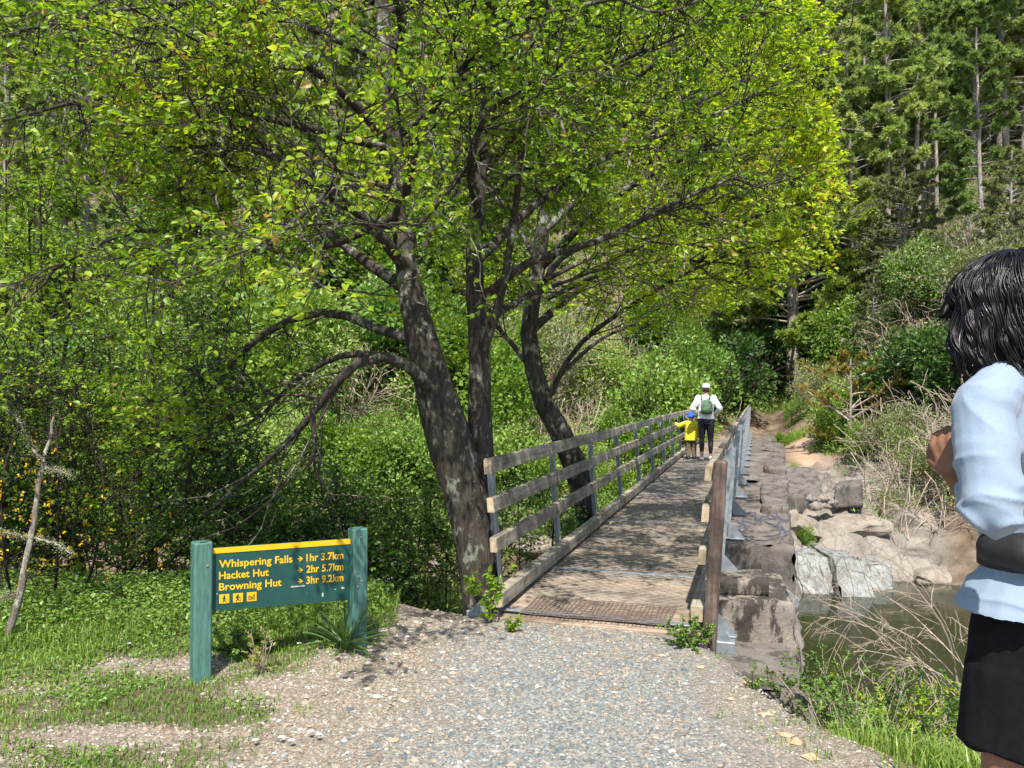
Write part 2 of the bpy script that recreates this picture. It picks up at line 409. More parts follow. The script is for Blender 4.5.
ck = voro(nt, coords(nt, 'Object', (1.6, 1, 1), (0, 0, .5)), 2.6, 'DISTANCE_TO_EDGE'); rk = mix(nt, maths(nt, 'MULTIPLY', ramp(nt, ck, [(0, (1, 1, 1)), (.035, (0, 0, 0))]), .55), rk, (.05, .04, .033))
c = mix(nt, attr(nt, 'far').outputs['Fac'], c, forest)
c = mix(nt, attr(nt, 'rocky').outputs['Fac'], c, rk)
dt = ramp(nt, noise(nt, v, 6, 6, .7), [(.3, (.36, .23, .15)), (.7, (.50, .36, .26))])
c = mix(nt, attr(nt, 'track').outputs['Fac'], c, dt)
h = maths(nt, 'ADD', maths(nt, 'MULTIPLY', vd, -1.0), n_s)
princ(nt, out, c, .95, bump(nt, h, .6, .01), spec=.15)
g = tb.build('ground', m_ground, smooth=True); tag(g, 'gravel path end, grassy verge and banks falling to the stream', kind='structure')
for k, q in A.items():
    at = g.data.attributes.new(k, 'FLOAT', 'POINT'); at.data.foreach_set('value', q.astype(np.float32).ravel())

# ---- water
m_water, nt, out = nodes('stream_water')
v = coords(nt, 'Object', (1, 1.6, 1)); n = noise(nt, v, 3.5, 4, .55, .3)
cc = ramp(nt, noise(nt, coords(nt, 'Object'), .35, 3), [(.35, (.014, .020, .008)), (.65, (.030, .034, .014))])
princ(nt, out, cc, .04, bump(nt, n, .12, .03), spec=.6)
wb = MB(); wx = np.arange(-60, 61, 4.); wy = np.arange(2, 27, 4.)
WX, WY = np.meshgrid(wx, wy); nn_ = len(wx); i = np.arange(nn_-1)[None]; j = np.arange(len(wy)-1)[:, None]*nn_
wb.add(np.stack([WX, WY, np.full_like(WX, -2.2)], -1).reshape(-1, 3), np.stack([j+i, j+i+1, j+nn_+i+1, j+nn_+i], -1).reshape(-1, 4))
wo = wb.build('stream_water', m_water); tag(wo, 'still green stream pool under the footbridge', kind='structure')

# ================================================================ gravel stones
rng = np.random.default_rng(7)
ico = np.array([[0, 0, 1], [1, 0, .1], [.3, .95, -.1], [-.8, .6, .1], [-.8, -.6, -.1], [.3, -.95, .1], [0, 0, -1]], float)
icf = np.array([[0, 1, 2], [0, 2, 3], [0, 3, 4], [0, 4, 5], [0, 5, 1], [6, 2, 1], [6, 3, 2], [6, 4, 3], [6, 5, 4], [6, 1, 5]])
def stones(mb, pos, size, var, flat=.5):
    n = len(pos); a = rng.random(n)*6.283
    k = ico[None]*(1+.35*rng.normal(size=(n, 7, 1)).clip(-1, 1))*np.stack([rng.uniform(.7, 1.3, n), rng.uniform(.6, 1.0, n), flat*rng.uniform(.6, 1.3, n)], -1)[:, None]
    ca, s_ = np.cos(a)[:, None], np.sin(a)[:, None]
    k = np.stack([k[..., 0]*ca-k[..., 1]*s_, k[..., 0]*s_+k[..., 1]*ca, k[..., 2]], -1)*np.asarray(size).reshape(-1, 1, 1)
    V = k+pos[:, None]
    f = (np.arange(n)*7)[:, None, None]+icf[None]
    mb.add(V.reshape(-1, 3), f.reshape(-1, 3), np.repeat(var, 7))
N = 75000
sx = rng.uniform(-2.9, 1.75, N); sy = 2.6+rng.random(N)**1.15*2.9
keep = (grass_mask(sx, sy) < rng.random(N)*.9+.05) & (sy < edge_y(sx)+.15)
sx, sy = sx[keep], sy[keep]
bl = np.exp(-(((sx-.35-.12*(sy-4))/.85)**2)**1.5)*smooth01(-.35, .35, fbm(sx*1.5, sy*1.5, 0, 3, 51)+.45)
sz = np.clip(rng.lognormal(-5.2, .5, len(sx)), .003, .024)*(1-.35*(sx > .9))
isb = rng.random(len(sx)) < bl*(.62+.3*fbm(sx*3.1, sy*3.1, 0, 3, 58))
var = np.where(isb, rng.uniform(0, .45, len(sx)), rng.uniform(.55, 1, len(sx)))
gb = MB(); stones(gb, np.stack([sx, sy, height(sx, sy)+sz*.1], -1), sz, var, .55)
m_st, nt, out = nodes('gravel_stone'); v = coords(nt)
c = ramp(nt, attr(nt).outputs['Fac'], [(0, (.10, .12, .13)), (.15, (.18, .20, .205)), (.3, (.23, .25, .245)), (.42, (.34, .35, .33)), (.45, (.16, .19, .18)), (.55, (.17, .14, .115)), (.68, (.31, .25, .19)), (.8, (.36, .31, .25)), (.88, (.30, .23, .17)), (.94, (.27, .25, .22)), (1, (.66, .62, .56))])
c = mix(nt, .25, c, ramp(nt, noise(nt, v, 60, 3), [(.3, (.5, .5, .5)), (.7, (1, 1, 1))]), 'MULTIPLY')
princ(nt, out, c, .85, spec=.3)
tag(gb.build('gravel', m_st), 'loose blue-grey and tan gravel on the path', kind='stuff')

# orange flat stones near the right edge of the path
rb = MB(); q = []
for px, py, s in ((300, 765, 0), (795, 742, .05), (765, 715, .035), (730, 700, .03), (810, 757, .06), (745, 683, .03), (700, 668, .025), (660, 655, .022), (783, 735, .03), (640, 700, .022), (600, 672, .02), (560, 655, .02), (395, 738, .03), (310, 722, .02)):
    if s == 0: continue
    d = 1.5*F/(py-395); q.append([(px-512)/F*d, d, 0.0, s])
q = np.array(q); q[:, 2] = height(q[:, 0], q[:, 1])+.004
for r in q: 
    b_ = MB(); stones(b_, r[None, :3], [r[3]], np.array([rng.random()]), .3)
    o = b_.build('flat_stone', simple('orange_stone', (.50, .32, .2), .9, .3, 30, .4, spec=.2) if 'os_' not in BM else BM['os_'])
    BM.setdefault('os_', o.data.materials[0])
    tag(o, 'flat orange-brown stone lying loose in the gravel path', 'stone', 'flat orange stones on the gravel path')

# ================================================================ grass
def blades(mb, px, py, hgt, wid, var, lean=.5, zf=None):
    n = len(px); z = (zf or height)(px, py); a = rng.random(n)*6.283; l = rng.random(n)*lean
    dx, dy = np.cos(a), np.sin(a); sx_, sy_ = -np.sin(a+rng.normal(0, .6, n)), np.cos(a)
    p0 = np.stack([px, py, z-.005], -1); sd = nrm(np.stack([sx_, sy_, np.zeros(n)], -1))*wid[:, None]*.5
    p1 = p0+np.stack([dx*l*hgt*.35, dy*l*hgt*.35, hgt*.6], -1); p2 = p0+np.stack([dx*l*hgt, dy*l*hgt, hgt*(1-.25*l)], -1)
    V = np.stack([p0-sd, p0+sd, p1+sd*.75, p1-sd*.75, p2], 1)
    b = (np.arange(n)*5)[:, None]
    mb.add(V.reshape(-1, 3), b+np.array([[0, 1, 2, 3]]), np.repeat(var, 5)); mb.more(b+np.array([[3, 2, 4]])+mb.n-5*n)
m_grass = leafmat('grass', [(0, (0.0648, 0.13, 0.0194)), (.4, (0.151, 0.259, 0.0378)), (.75, (0.259, 0.367, 0.0702)), (.9, (0.367, 0.41, 0.108)), (1, (0.54, 0.486, 0.238))], .35)
N = 150000
gx = rng.uniform(-5.2, -.45, N); gy = rng.uniform(2.7, 6.6, N)
keep = grass_mask(gx, gy)*(.75+.25*fbm(gx*3, gy*3, 0, 3, 88)) > rng.random(N)*.95+.05
gx, gy = gx[keep], gy[keep]
tall = smooth01(.15, .9, fbm(gx*.8, gy*.8, 0, 3, 90)+.9*smooth01(4.0, 5.2, gy+.25*(-gx-2)))
hg = (.014+.032*rng.random(len(gx)))*(1+3.2*tall*rng.random(len(gx)))
gv = np.clip(.58+.28*fbm(gx*1.5, gy*1.5, 0, 3, 91)+rng.normal(0, .16, len(gx))-.1*tall, 0, 1)
gr = MB(); blades(gr, gx, gy, hg, .004+.004*rng.random(len(gx)), gv, .9)
N = 26000; rx = rng.uniform(1.4, 3.6, N); ry = rng.uniform(2.6, 6.0, N)
keep = rng.random(N) < smooth01(1.45, 1.8, rx)*smooth01(6.2, 4.4, ry); rx, ry = rx[keep], ry[keep]
blades(gr, rx, ry, .07+.13*rng.random(len(rx)), .005+.005*rng.random(len(rx)), np.clip(rng.normal(.6, .17, len(rx)), 0, 1), .8)
# thin tufts along the path edges
N = 2600; tx = rng.choice([1.35, -1.0, 1.1], N)+rng.normal(0, .15, N); ty = rng.uniform(3.0, 4.9, N)
k = fbm(tx*4, ty*4, 0, 2, 5) > .22; tx, ty = tx[k], ty[k]
blades(gr, tx, ty, .02+.04*rng.random(len(tx)), np.full(len(tx), .004), np.clip(rng.normal(.6, .15, len(tx)), 0, 1), .9)
tag(gr.build('grass', m_grass), 'sunlit green grass around the track sign and down the right bank', kind='stuff')
# low broad-leaved weeds
m_weed = leafmat('weed_leaf', [(0, (0.0575, 0.127, 0.0184)), (.5, (0.149, 0.265, 0.0403)), (1, (0.265, 0.38, 0.0805))], .3)
wd = MB(); N = 60000
gx = rng.uniform(-5, -.5, N); gy = 2.9+3.4*rng.random(N)**.8
k = (grass_mask(gx, gy) > rng.random(N)*.8+.2)&((fbm(gx*2.2, gy*2.2, 0, 3, 95) > -.15)|(gy > 4.9)); gx, gy = gx[k], gy[k]
hh = rng.random(len(gx))*(.03+.13*smooth01(4.6, 5.4, gy+.2*(-gx-2)))
p = np.stack([gx, gy, height(gx, gy)+hh], -1); d = rng.normal(size=p.shape); d[:, 2] = np.abs(d[:, 2])*.4
L = rng.uniform(.010, .026, len(p))*(1+.5*(hh > .05))
leaves(wd, p, d, np.tile([0, 0, 1.], (len(p), 1))+rng.normal(0, .35, p.shape), L, L*.75, np.clip(rng.normal(.55, .2, len(p)), 0, 1))
tag(wd.build('weeds', m_weed), 'low clover-like weeds in the grass behind the sign', kind='stuff')
# ================================================================ materials for built things
def woodmat(name, a, b, c3, axis_scale=(3, 3, 40), stain=.0):
    m, nt, out = nodes(name); oi = nt.nodes.new('ShaderNodeObjectInfo')
    v = coords(nt, 'Object', axis_scale); n = noise(nt, v, 1.0, 6, .65, .4); n2 = noise(nt, coords(nt), 3.2, 5, .7); n3 = noise(nt, coords(nt), 14, 4, .6)
    c = ramp(nt, n, [(.28, a), (.5, b), (.72, c3)])
    k = ramp(nt, maths(nt, 'ADD', maths(nt, 'MULTIPLY', n2, .65), maths(nt, 'MULTIPLY', n3, .35)), [(.42, (.38, .37, .36)), (.56, (1, 1, 1))])
    c = mix(nt, .8, c, k, 'MULTIPLY')
    vv = attr(nt).outputs['Fac']; c = mix(nt, .6, c, ramp(nt, vv, [(0, (.55, .55, .55)), (.5, (1, 1, 1)), (1, (1.25, 1.18, 1.05))]), 'MULTIPLY')
    princ(nt, out, c, .85, bump(nt, n, .5, .006), spec=.25); return m
m_rail = woodmat('rail_timber', (.18, .155, .12), (.38, .335, .265), (.54, .48, .39), (28, 1.6, 28))
m_postw = woodmat('post_timber', (.065, .045, .038), (.13, .092, .075), (.23, .185, .155), (28, 28, 2))
m_deck = woodmat('deck_timber', (.20, .155, .12), (.32, .255, .20), (.44, .365, .29), (1.6, 22, 10))
m_end = woodmat('end_grain', (.34, .27, .18), (.46, .37, .25), (.55, .46, .33), (20, 20, 20))
def steelmat():
    m, nt, out = nodes('galvanised_steel'); v = coords(nt); n = voro(nt, v, 26, 'F1', 'Color')
    s = nt.nodes.new('ShaderNodeSeparateColor'); nt.links.new(n, s.inputs[0]); n2 = noise(nt, v, 5, 5, .7)
    c = ramp(nt, s.outputs[0], [(0, (.30, .33, .36)), (1, (.44, .47, .50))]); c = mix(nt, 1, c, ramp(nt, n2, [(.3, (.72, .73, .74)), (.6, (1, 1, 1))]), 'MULTIPLY')
    r = ramp(nt, n2, [(.3, (.6, .6, .6)), (.7, (.38, .38, .38))])
    princ(nt, out, c, r, None, .55, .5); return m
m_steel = steelmat()
m_bolt = simple('bolt_steel', (.45, .45, .46), .4, .2, 40, metal=.8)
m_wire = simple('zinc_wire', (.42, .40, .36), .6, .3, 60, metal=.35)
m_rust = simple('rusty_wire', (.13, .10, .085), .8, .4, 60)
# ================================================================ the footbridge
TH = math.radians(-17.4)
BR = empty('footbridge', (.562, 5.22, 0), TH)
tag(BR, 'long timber footbridge with plank rails and galvanised posts across the stream', 'footbridge')
LEN = 30.5; HW = .615
rng = np.random.default_rng(11)
def zc(t): return .02+.04*math.sin(max(0, min(1, t/LEN))*math.pi)+.05*max(0, (t-24)/6)
def bridge_world(x, t, z=0):
    ca, s_ = math.cos(TH), math.sin(TH); return np.array([.562+x*ca-t*s_, 5.22+x*s_+t*ca, z])
# deck planks
mb = MB(); t = .0; 
while t < LEN:
    wd_ = .138; z = zc(t)
    bevel_box(mb, (rng.normal(0, .004), t+wd_/2, z-.02+rng.normal(0, .0012)), (HW+.09, 0, 0), (0, wd_/2, 0), (0, 0, .02), .004, rng.random())
    t += wd_+.007
mb.build('deck', m_deck, BR)
# front sill and mat
mb = MB(); bevel_box(mb, (-.02, -.075, -.045), (HW+.12, 0, 0), (0, .06, 0), (0, 0, .045), .006, .95); mb.build('end_sill', m_deck, BR)
for tt in (-.012, 1.32, 3.9, 6.4, 8.9, 11.4):
    mb = MB(); bevel_box(mb, (-.02, tt, zc(tt)+.004), (HW+.02, 0, 0), (0, .03, 0), (0, 0, .003), .001); mb.build('joint_strip', m_steel, BR)
mb = MB(); paths = []
x0, x1, y0, y1 = -.50, .48, -.09, .36
def wz(x, y): return zc(max(y, 0))+.008+.003*math.sin(x*31+y*17)
for k in range(31):
    x = x0+(x1-x0)*k/30+rng.normal(0, .003); paths.append([(x+.006*math.sin(9*y+k), y, wz(x, y)+(.0 if y > 0 else -.0)) for y in np.linspace(y0, y1, 10)])
tubes(mb, np.array(paths), .0028, 4); paths = []
for k in range(13):
    y = y0+(y1-y0)*k/12+rng.normal(0, .003); paths.append([(x, y+.006*math.sin(7*x+k), wz(x, y)+.003) for x in np.linspace(x0-.01, x1+.01, 10)])
tubes(mb, np.array(paths), .0028, 4); mb.build('wire_mat', m_rust, BR)
# wire netting over the deck
mb = MB(); paths = []; cell = .05
ys_ = np.arange(.3, 15, cell)
for k in range(24):
    x = -.57+k*(1.14/23); sgn = np.where((np.arange(len(ys_))+k) % 2 == 0, 1, -1)
    xx = x+sgn*.0235
    pts = np.stack([xx, ys_, np.array([zc(q) for q in ys_])+.004], -1); paths.append(pts)
tubes(mb, np.array(paths), .0017, 3); mb.build('wire_netting', m_wire, BR)
# bearers below
mb = MB()
for sx in (-.42, .42):
    bevel_box(mb, (sx, LEN/2+.2, -.17), (.06, 0, 0), (0, LEN/2, 0), (0, 0, .13), .01)
mb.build('girder', m_steel, BR)
NP_ = 17; SP = 1.74
LEAN = .075
for sd, nm in ((-1, 'l'), (1, 'r')):
    # kerb, in lengths
    t = -.12 if sd < 0 else -.06
    mb = MB(); me_ = MB(); first = True
    while t < LEN-.3:
        L = min(3.48, LEN-t); zz = zc(t+L/2)
        bevel_box(mb, (sd*(HW+.045), t+L/2, zz+.085), (.042, 0, 0), (0, L/2-.004, 0), (0, 0, .052), .006, rng.random())
        if first: bevel_box(me_, (sd*(HW+.045), t-.004, zz+.085), (.040, 0, 0), (0, .004, 0), (0, 0, .050), .002, .6)
        first = False; t += L
    kb = mb.build('kerb', m_rail, BR); me_.build('cut_end', m_end, kb)
    for lvl, zr in enumerate((.985, .725, .455)):
        mb = MB(); me_ = MB(); t = -.10 if sd < 0 else -.07; first = True
        off = rng.uniform(0, .01)
        while t < LEN-.3:
            L = min(3.48, LEN-t); zz = zc(t+L/2); ox = sd*(HW+.04+LEAN*zr+off)
            sl_ = (zc(t+L)-zc(t))/2
            bevel_box(mb, (ox, t+L/2, zz+zr+rng.normal(0, .004)), (.025, 0, 0), (0, L/2-.004, sl_), (LEAN*.05*sd, 0, .05), .005, rng.random())
            if first: bevel_box(me_, (ox, t-.003, zc(t)+zr), (.0235, 0, 0), (0, .003, 0), (LEAN*.05*sd, 0, .048), .002, .6)
            first = False; t += L
        r_ = mb.build('handrail' if lvl == 0 else 'rail', m_rail, BR); me_.build('cut_end', m_end, r_)
        # bolt heads on the inner face
        if 'bh' not in BM:
            bm_ = MB(); bevel_box(bm_, (0, 0, 0), (.004, 0, 0), (0, .011, 0), (0, 0, .011), .003); BM['bh'] = bm_.mesh('bolt', [m_bolt])
        for k in range(9):
            tt = .10+k*SP; b = link('bolt', BM['bh'], r_); b.location = (sd*(HW+.013+LEAN*zr+off), tt, zc(tt)+zr)
    pm = {}
    for k in range(NP_):
        tt = .10+k*SP
        ps = empty('p')if False else None
        if not pm:
            # angle-section steel post, its foot at the origin
            mb = MB(); ox = .0505
            a0 = np.array([sd*ox, 0, -.10]); a1 = np.array([sd*(ox+LEAN*1.10), 0, 1.00])
            c = (a0+a1)/2; az = (a1-a0)/2
            bevel_box(mb, c, (.0035, 0, 0), (0, .036, 0), az, .001)
            bevel_box(mb, c+np.array([sd*.029, .033, 0]), (.027, 0, 0), (0, .0035, 0), az, .001)
            pm['post'] = mb.mesh('post', [m_steel])
            # outrigger with its gusset
            mb = MB()
            bevel_box(mb, (sd*.145, .0, -.075), (.115, 0, 0), (0, .035, 0), (0, 0, .004), .001)
            bevel_box(mb, (sd*.145, .033, -.095), (.115, 0, 0), (0, .0035, 0), (0, 0, .024), .001)
            V = np.array([(sd*.085, -.004, -.07), (sd*.25, -.004, -.07), (sd*.25, -.004, -.05), (sd*(.075+LEAN*.3), -.004, .12),
                          (sd*.085, .004, -.07), (sd*.25, .004, -.07), (sd*.25, .004, -.05), (sd*(.075+LEAN*.3), .004, .12)])
            mb.add(V, [(0, 1, 2, 3), (7, 6, 5, 4), (0, 4, 5, 1), (1, 5, 6, 2), (2, 6, 7, 3), (3, 7, 4, 0)])
            pm['brace'] = mb.mesh('brace', [m_steel])
            mb = MB()
            for zb in (-.055, -.04):
                bevel_box(mb, (sd*.21, .015, -.066), (.009, 0, 0), (0, .009, 0), (0, 0, .007), .003)
            pm['bolt'] = mb.mesh('bolt', [m_bolt])
        for nm_ in ('post', 'brace'):
            o = link(nm_, pm[nm_], BR); o.location = (sd*(HW+.02), tt, zc(tt))
            if nm_ == 'brace' and k < 6: b = link('bolt', pm['bolt'], o)
# timber end post on the right
mb = MB(); a0 = np.array([HW+.105, -.10, -.35]); a1 = np.array([HW+.105+.09, -.10, 1.09]); c = (a0+a1)/2
bevel_box(mb, c, (.042, 0, 0), (0, .045, 0), (a1-a0)/2, .012)
mb.build('end_post', m_postw, BR)
mb = MB(); bevel_box(mb, (HW+.19, -.02, -.085), (.085, 0, 0), (0, .05, 0), (0, 0, .035), .002)
V = np.array([(HW+.15, -.05, -.05), (HW+.27, -.05, -.05), (HW+.165, -.05, .07), (HW+.15, -.058, -.05), (HW+.27, -.058, -.05), (HW+.165, -.058, .07)])
mb.add(V, [(0, 1, 2), (5, 4, 3)]); mb.more(np.array([(0, 3, 4, 1), (1, 4, 5, 2), (2, 5, 3, 0)])+mb.n-6)
mb.build('end_bracket', m_steel, BR)
mb = MB(); bevel_box(mb, (-HW-.16, -.02, -.02), (.12, 0, 0), (0, .06, 0), (0, 0, .03), .002)
V = np.array([(-HW-.10, -.06, .0), (-HW-.26, -.06, .0), (-HW-.12, -.06, .16), (-HW-.10, -.066, .0), (-HW-.26, -.066, .0), (-HW-.12, -.066, .16)])
mb.add(V, [(2, 1, 0), (3, 4, 5)]); mb.more(np.array([(1, 4, 3, 0), (2, 5, 4, 1), (0, 3, 5, 2)])+mb.n-6)
mb.build('end_bracket', m_steel, BR)

# ================================================================ the track sign
m_gpost = simple('post_green_paint', (.07, .17, .14), .55, .32, 14, .5, stretch=(5, 5, .7))
def panelmat():
    m, nt, out = nodes('panel_green'); v = coords(nt)
    n = noise(nt, v, 9, 6, .7); d = noise(nt, v, 70, 2, .5)
    c = ramp(nt, n, [(.35, (.010, .06, .05)), (.7, (.022, .088, .076))])
    k = ramp(nt, d, [(.73, (0, 0, 0)), (.76, (1, 1, 1))]); c = mix(nt, k, c, (.35, .42, .38))
    princ(nt, out, c, .5, None, spec=.35); return m
m_panel = panelmat()
m_yel = simple('sign_yellow', (.80, .47, .01), .5, .08, 12, 0)
m_blackp = simple('sign_black', (.02, .03, .02), .6, .1, 10, 0)
A0 = np.array([-1.648, 4.15, 0]); A1 = np.array([-.920, 4.66, 0]); ax = nrm(A1-A0); SL = np.linalg.norm(A1-A0)
SG = empty('track_sign', A0, math.atan2(ax[1], ax[0]))
tag(SG, 'green and yellow board listing walking times, on two green posts', 'sign')
zl, zr_ = .0, .0
for x, h, zb in ((0, .722, -.3), (SL, .708, -.3)):
    mb = MB(); bevel_box(mb, (x, 0, (h+zb)/2), (.047, 0, 0), (0, .045, 0), (.002, 0, (h-zb)/2), .008); mb.build('post', m_gpost, SG)
# panel corners (local x, z): follows the slight slope of the top edge
pl, pr = .047, SL-.046
bl_, tl_ = .345, .680; br_, tr_ = .287, .648
def pz(u, v): return (tl_+(tr_-tl_)*u)*(1-v)+(bl_+(br_-bl_)*u)*v
def pq(u, v, y): return (pl+(pr-pl)*u, y, pz(u, v))
def slab(mb, u0, u1, v0, v1, y0, y1, var=.5):
    V = [pq(u0, v1, y0), pq(u1, v1, y0), pq(u1, v0, y0), pq(u0, v0, y0), pq(u0, v1, y1), pq(u1, v1, y1), pq(u1, v0, y1), pq(u0, v0, y1)]
    mb.add(V, [(0, 1, 2, 3), (7, 6, 5, 4), (0, 4, 5, 1), (1, 5, 6, 2), (2, 6, 7, 3), (3, 7, 4, 0)], var)
mb = MB(); slab(mb, 0, 1, 0, 1, .0, .022); pn = mb.build('panel', m_panel, SG)
mb = MB(); slab(mb, .0, 1, .0, .085, -.003, -.0005); mb.build('yellow_band', m_yel, SG)
def text_mesh(body, u0, u1, v0, v1, off=.022):
    cu = bpy.data.curves.new('t', 'FONT'); cu.body = body; cu.size = 1; cu.offset = off; cu.space_character = 1.02; cu.resolution_u = 3
    o = bpy.data.objects.new('t', cu); COL.objects.link(o)
    dg = bpy.context.evaluated_depsgraph_get(); me = bpy.data.meshes.new_from_object(o.evaluated_get(dg))
    n = len(me.vertices); co_ = np.zeros(n*3); me.vertices.foreach_get('co', co_); co_ = co_.reshape(-1, 3)
    F_ = [tuple(p.vertices) for p in me.polygons]
    bpy.data.objects.remove(o); bpy.data.curves.remove(cu); bpy.data.meshes.remove(me)
    x0, x1_ = co_[:, 0].min(), co_[:, 0].max(); cap = .72
    u = u0+(co_[:, 0]-x0)/(x1_-x0)*(u1-u0); v = v1-(co_[:, 1]/cap)*(v1-v0)
    V = np.stack([pl+(pr-pl)*u, np.full(n, -.0016), (tl_+(tr_-tl_)*u)*(1-v)+(bl_+(br_-bl_)*u)*v], -1)
    return V, F_
TX = MB()
def addtext(*a, **k):
    V, Fc = text_mesh(*a, **k)
    tri = [];
    for q in Fc:
        for z in range(1, len(q)-1): tri.append((q[0], q[z], q[z+1]))
    TX.add(V, tri); TX.build('lettering', m_yel, pn); TX.__init__()
rows = ((.195, .315), (.38, .50), (.56, .68))
for s, u1, (v0, v1) in (('Whispering Falls', .56, rows[0]), ('Hacket Hut', .392, rows[1]), ('Browning Hut', .482, rows[2])): addtext(s, .055, u1, v0, v1)
for s, (v0, v1) in (('1hr 3.7km', rows[0]), ('2hr 5.7km', rows[1]), ('3hr 9.2km', rows[2])): addtext(s, .662, .945, v0, v1)
ARR = None
def upoly(pts, y=-.0016):
    V = [pq(u, v, y) for u, v in pts]; TX.add(V, [(0, z, z+1) for z in range(1, len(V)-1)])
for v0, v1 in rows:
    vm = (v0+v1)/2+.012; upoly([(.598, vm+.008), (.63, vm+.008), (.63, vm-.008), (.598, vm-.008)])
    upoly([(.613, vm-.045), (.638, vm), (.629, vm+.004), (.606, vm-.036)], -.0018); upoly([(.613, vm+.045), (.606, vm+.036), (.629, vm-.004), (.638, vm)], -.002); TX.build('arrow', m_yel, pn); TX.__init__()
SQ = MB()
for u in (.057, .148, .241):
    slab(SQ, u, u+.066, .745, .888, -.003, -.0005)
sq = SQ.build('pictogram_tiles', m_yel, pn)
PC = MB()
def pp(u, v, pts, y=-.0036):
    V = [pq(u+.066*a, v+.143*b, y) for a, b in pts]; PC.add(V, [(0, z, z+1) for z in range(1, len(V)-1)])
def limb_(u, a, b, w_=.07):
    a = np.array(a); b = np.array(b); d = b-a; n = np.array([-d[1], d[0]])/np.linalg.norm(d)*w_
    pp(u, .745, [a-n, b-n, b+n, a+n][::-1], -.0036-.0002*rng.random())
for u, k in ((.057, 0), (.148, 1)):
    th = np.linspace(0, 6.283, 9)[:-1]; pp(u, .745, [(.5+.1*math.cos(q), .18+.09*math.sin(q)) for q in th])
    limb_(u, (.5, .28), (.47, .58)); limb_(u, (.48, .56), (.33, .86), .05); limb_(u, (.48, .56), (.64, .84), .05)
    limb_(u, (.5, .34), (.7, .52), .04); limb_(u, (.48, .34), (.3, .5), .04)
    if k: limb_(u, (.36, .3), (.36, .54), .09); limb_(u, (.74, .44), (.76, .86), .025)
limb_(.241, (.15, .75), (.85, .75), .05); limb_(.241, (.2, .35), (.2, .75), .04); limb_(.241, (.22, .42), (.55, .62), .05); limb_(.241, (.5, .55), (.82, .55), .06); limb_(.241, (.62, .38), (.82, .28), .06)
PC.build('pictogram', m_blackp, sq)
# scuffs, bolts
mb = MB()
for x, z in ((SL-.0, .66), (SL-.015, .43), (SL+.01, .40), (SL-.02, .37), (.02, .6)): bevel_box(mb, (x, -.047, z), (.006, 0, 0), (0, .003, 0), (0, 0, .006), .002)
mb.build('screws', m_bolt, SG)
mb = MB(); 
for u, v, a, b in ((.55, .70, .1, .02), (.875, .80, .012, .012), (.93, .78, .022, .03), (.78, .85, .012, .06), (.04, .72, .006, .02)): slab(mb, u, u+a, v, v+b, -.0022, -.0004)
mb.build('scratches', simple('pale_scuff', (.45, .47, .44), .7, .2, 30), pn)

# ================================================================ weir and concrete blocks
def concmat(name, base, stain, amt=.5, crack=False):
    m, nt, out = nodes(name); v = coords(nt)
    n = noise(nt, v, 2.6, 7, .72, .5); n2 = noise(nt, v, 26, 4, .7); n3 = noise(nt, coords(nt, 'Object', (1, 1, .4)), 4.5, 6, .75)
    c = ramp(nt, n, [(.3, tuple(q*.6 for q in base)), (.55, base), (.75, tuple(min(1, q*1.4) for q in base))])
    c = mix(nt, .5, c, ramp(nt, n2, [(.3, (.6, .6, .6)), (.7, (1, 1, 1))]), 'MULTIPLY')
    k = ramp(nt, n3, [(amt, (0, 0, 0)), (amt+.05, (1, 1, 1))]); c = mix(nt, maths(nt, 'MULTIPLY', k, .8), c, stain)
    if crack:
        for sc_, rt, wd_, am_ in (((2.6, 1.2, .9), (.2, .5, .6), .03, .75), ((7, 2.5, 1.6), (.3, .4, .7), .04, .5)):
            e = voro(nt, coords(nt, 'Object', sc_, rt), 1.0, 'DISTANCE_TO_EDGE'); c = mix(nt, maths(nt, 'MULTIPLY', ramp(nt, e, [(0, (1, 1, 1)), (wd_, (0, 0, 0))]), am_), c, (.05, .045, .04))
    princ(nt, out, c, .92, bump(nt, maths(nt, 'ADD', n, n2), .7, .02), spec=.2); return m
m_conc = concmat('old_concrete', (.195, .172, .152), (.06, .055, .05), .52)
m_concs = concmat('stained_concrete', (.30, .26, .22), (.02, .018, .016), .44)
m_rockp = concmat('pale_rock', (.33, .335, .32), (.17, .16, .14), .5, True)
m_rockb = concmat('brown_rock', (.33, .28, .23), (.14, .12, .10), .55)
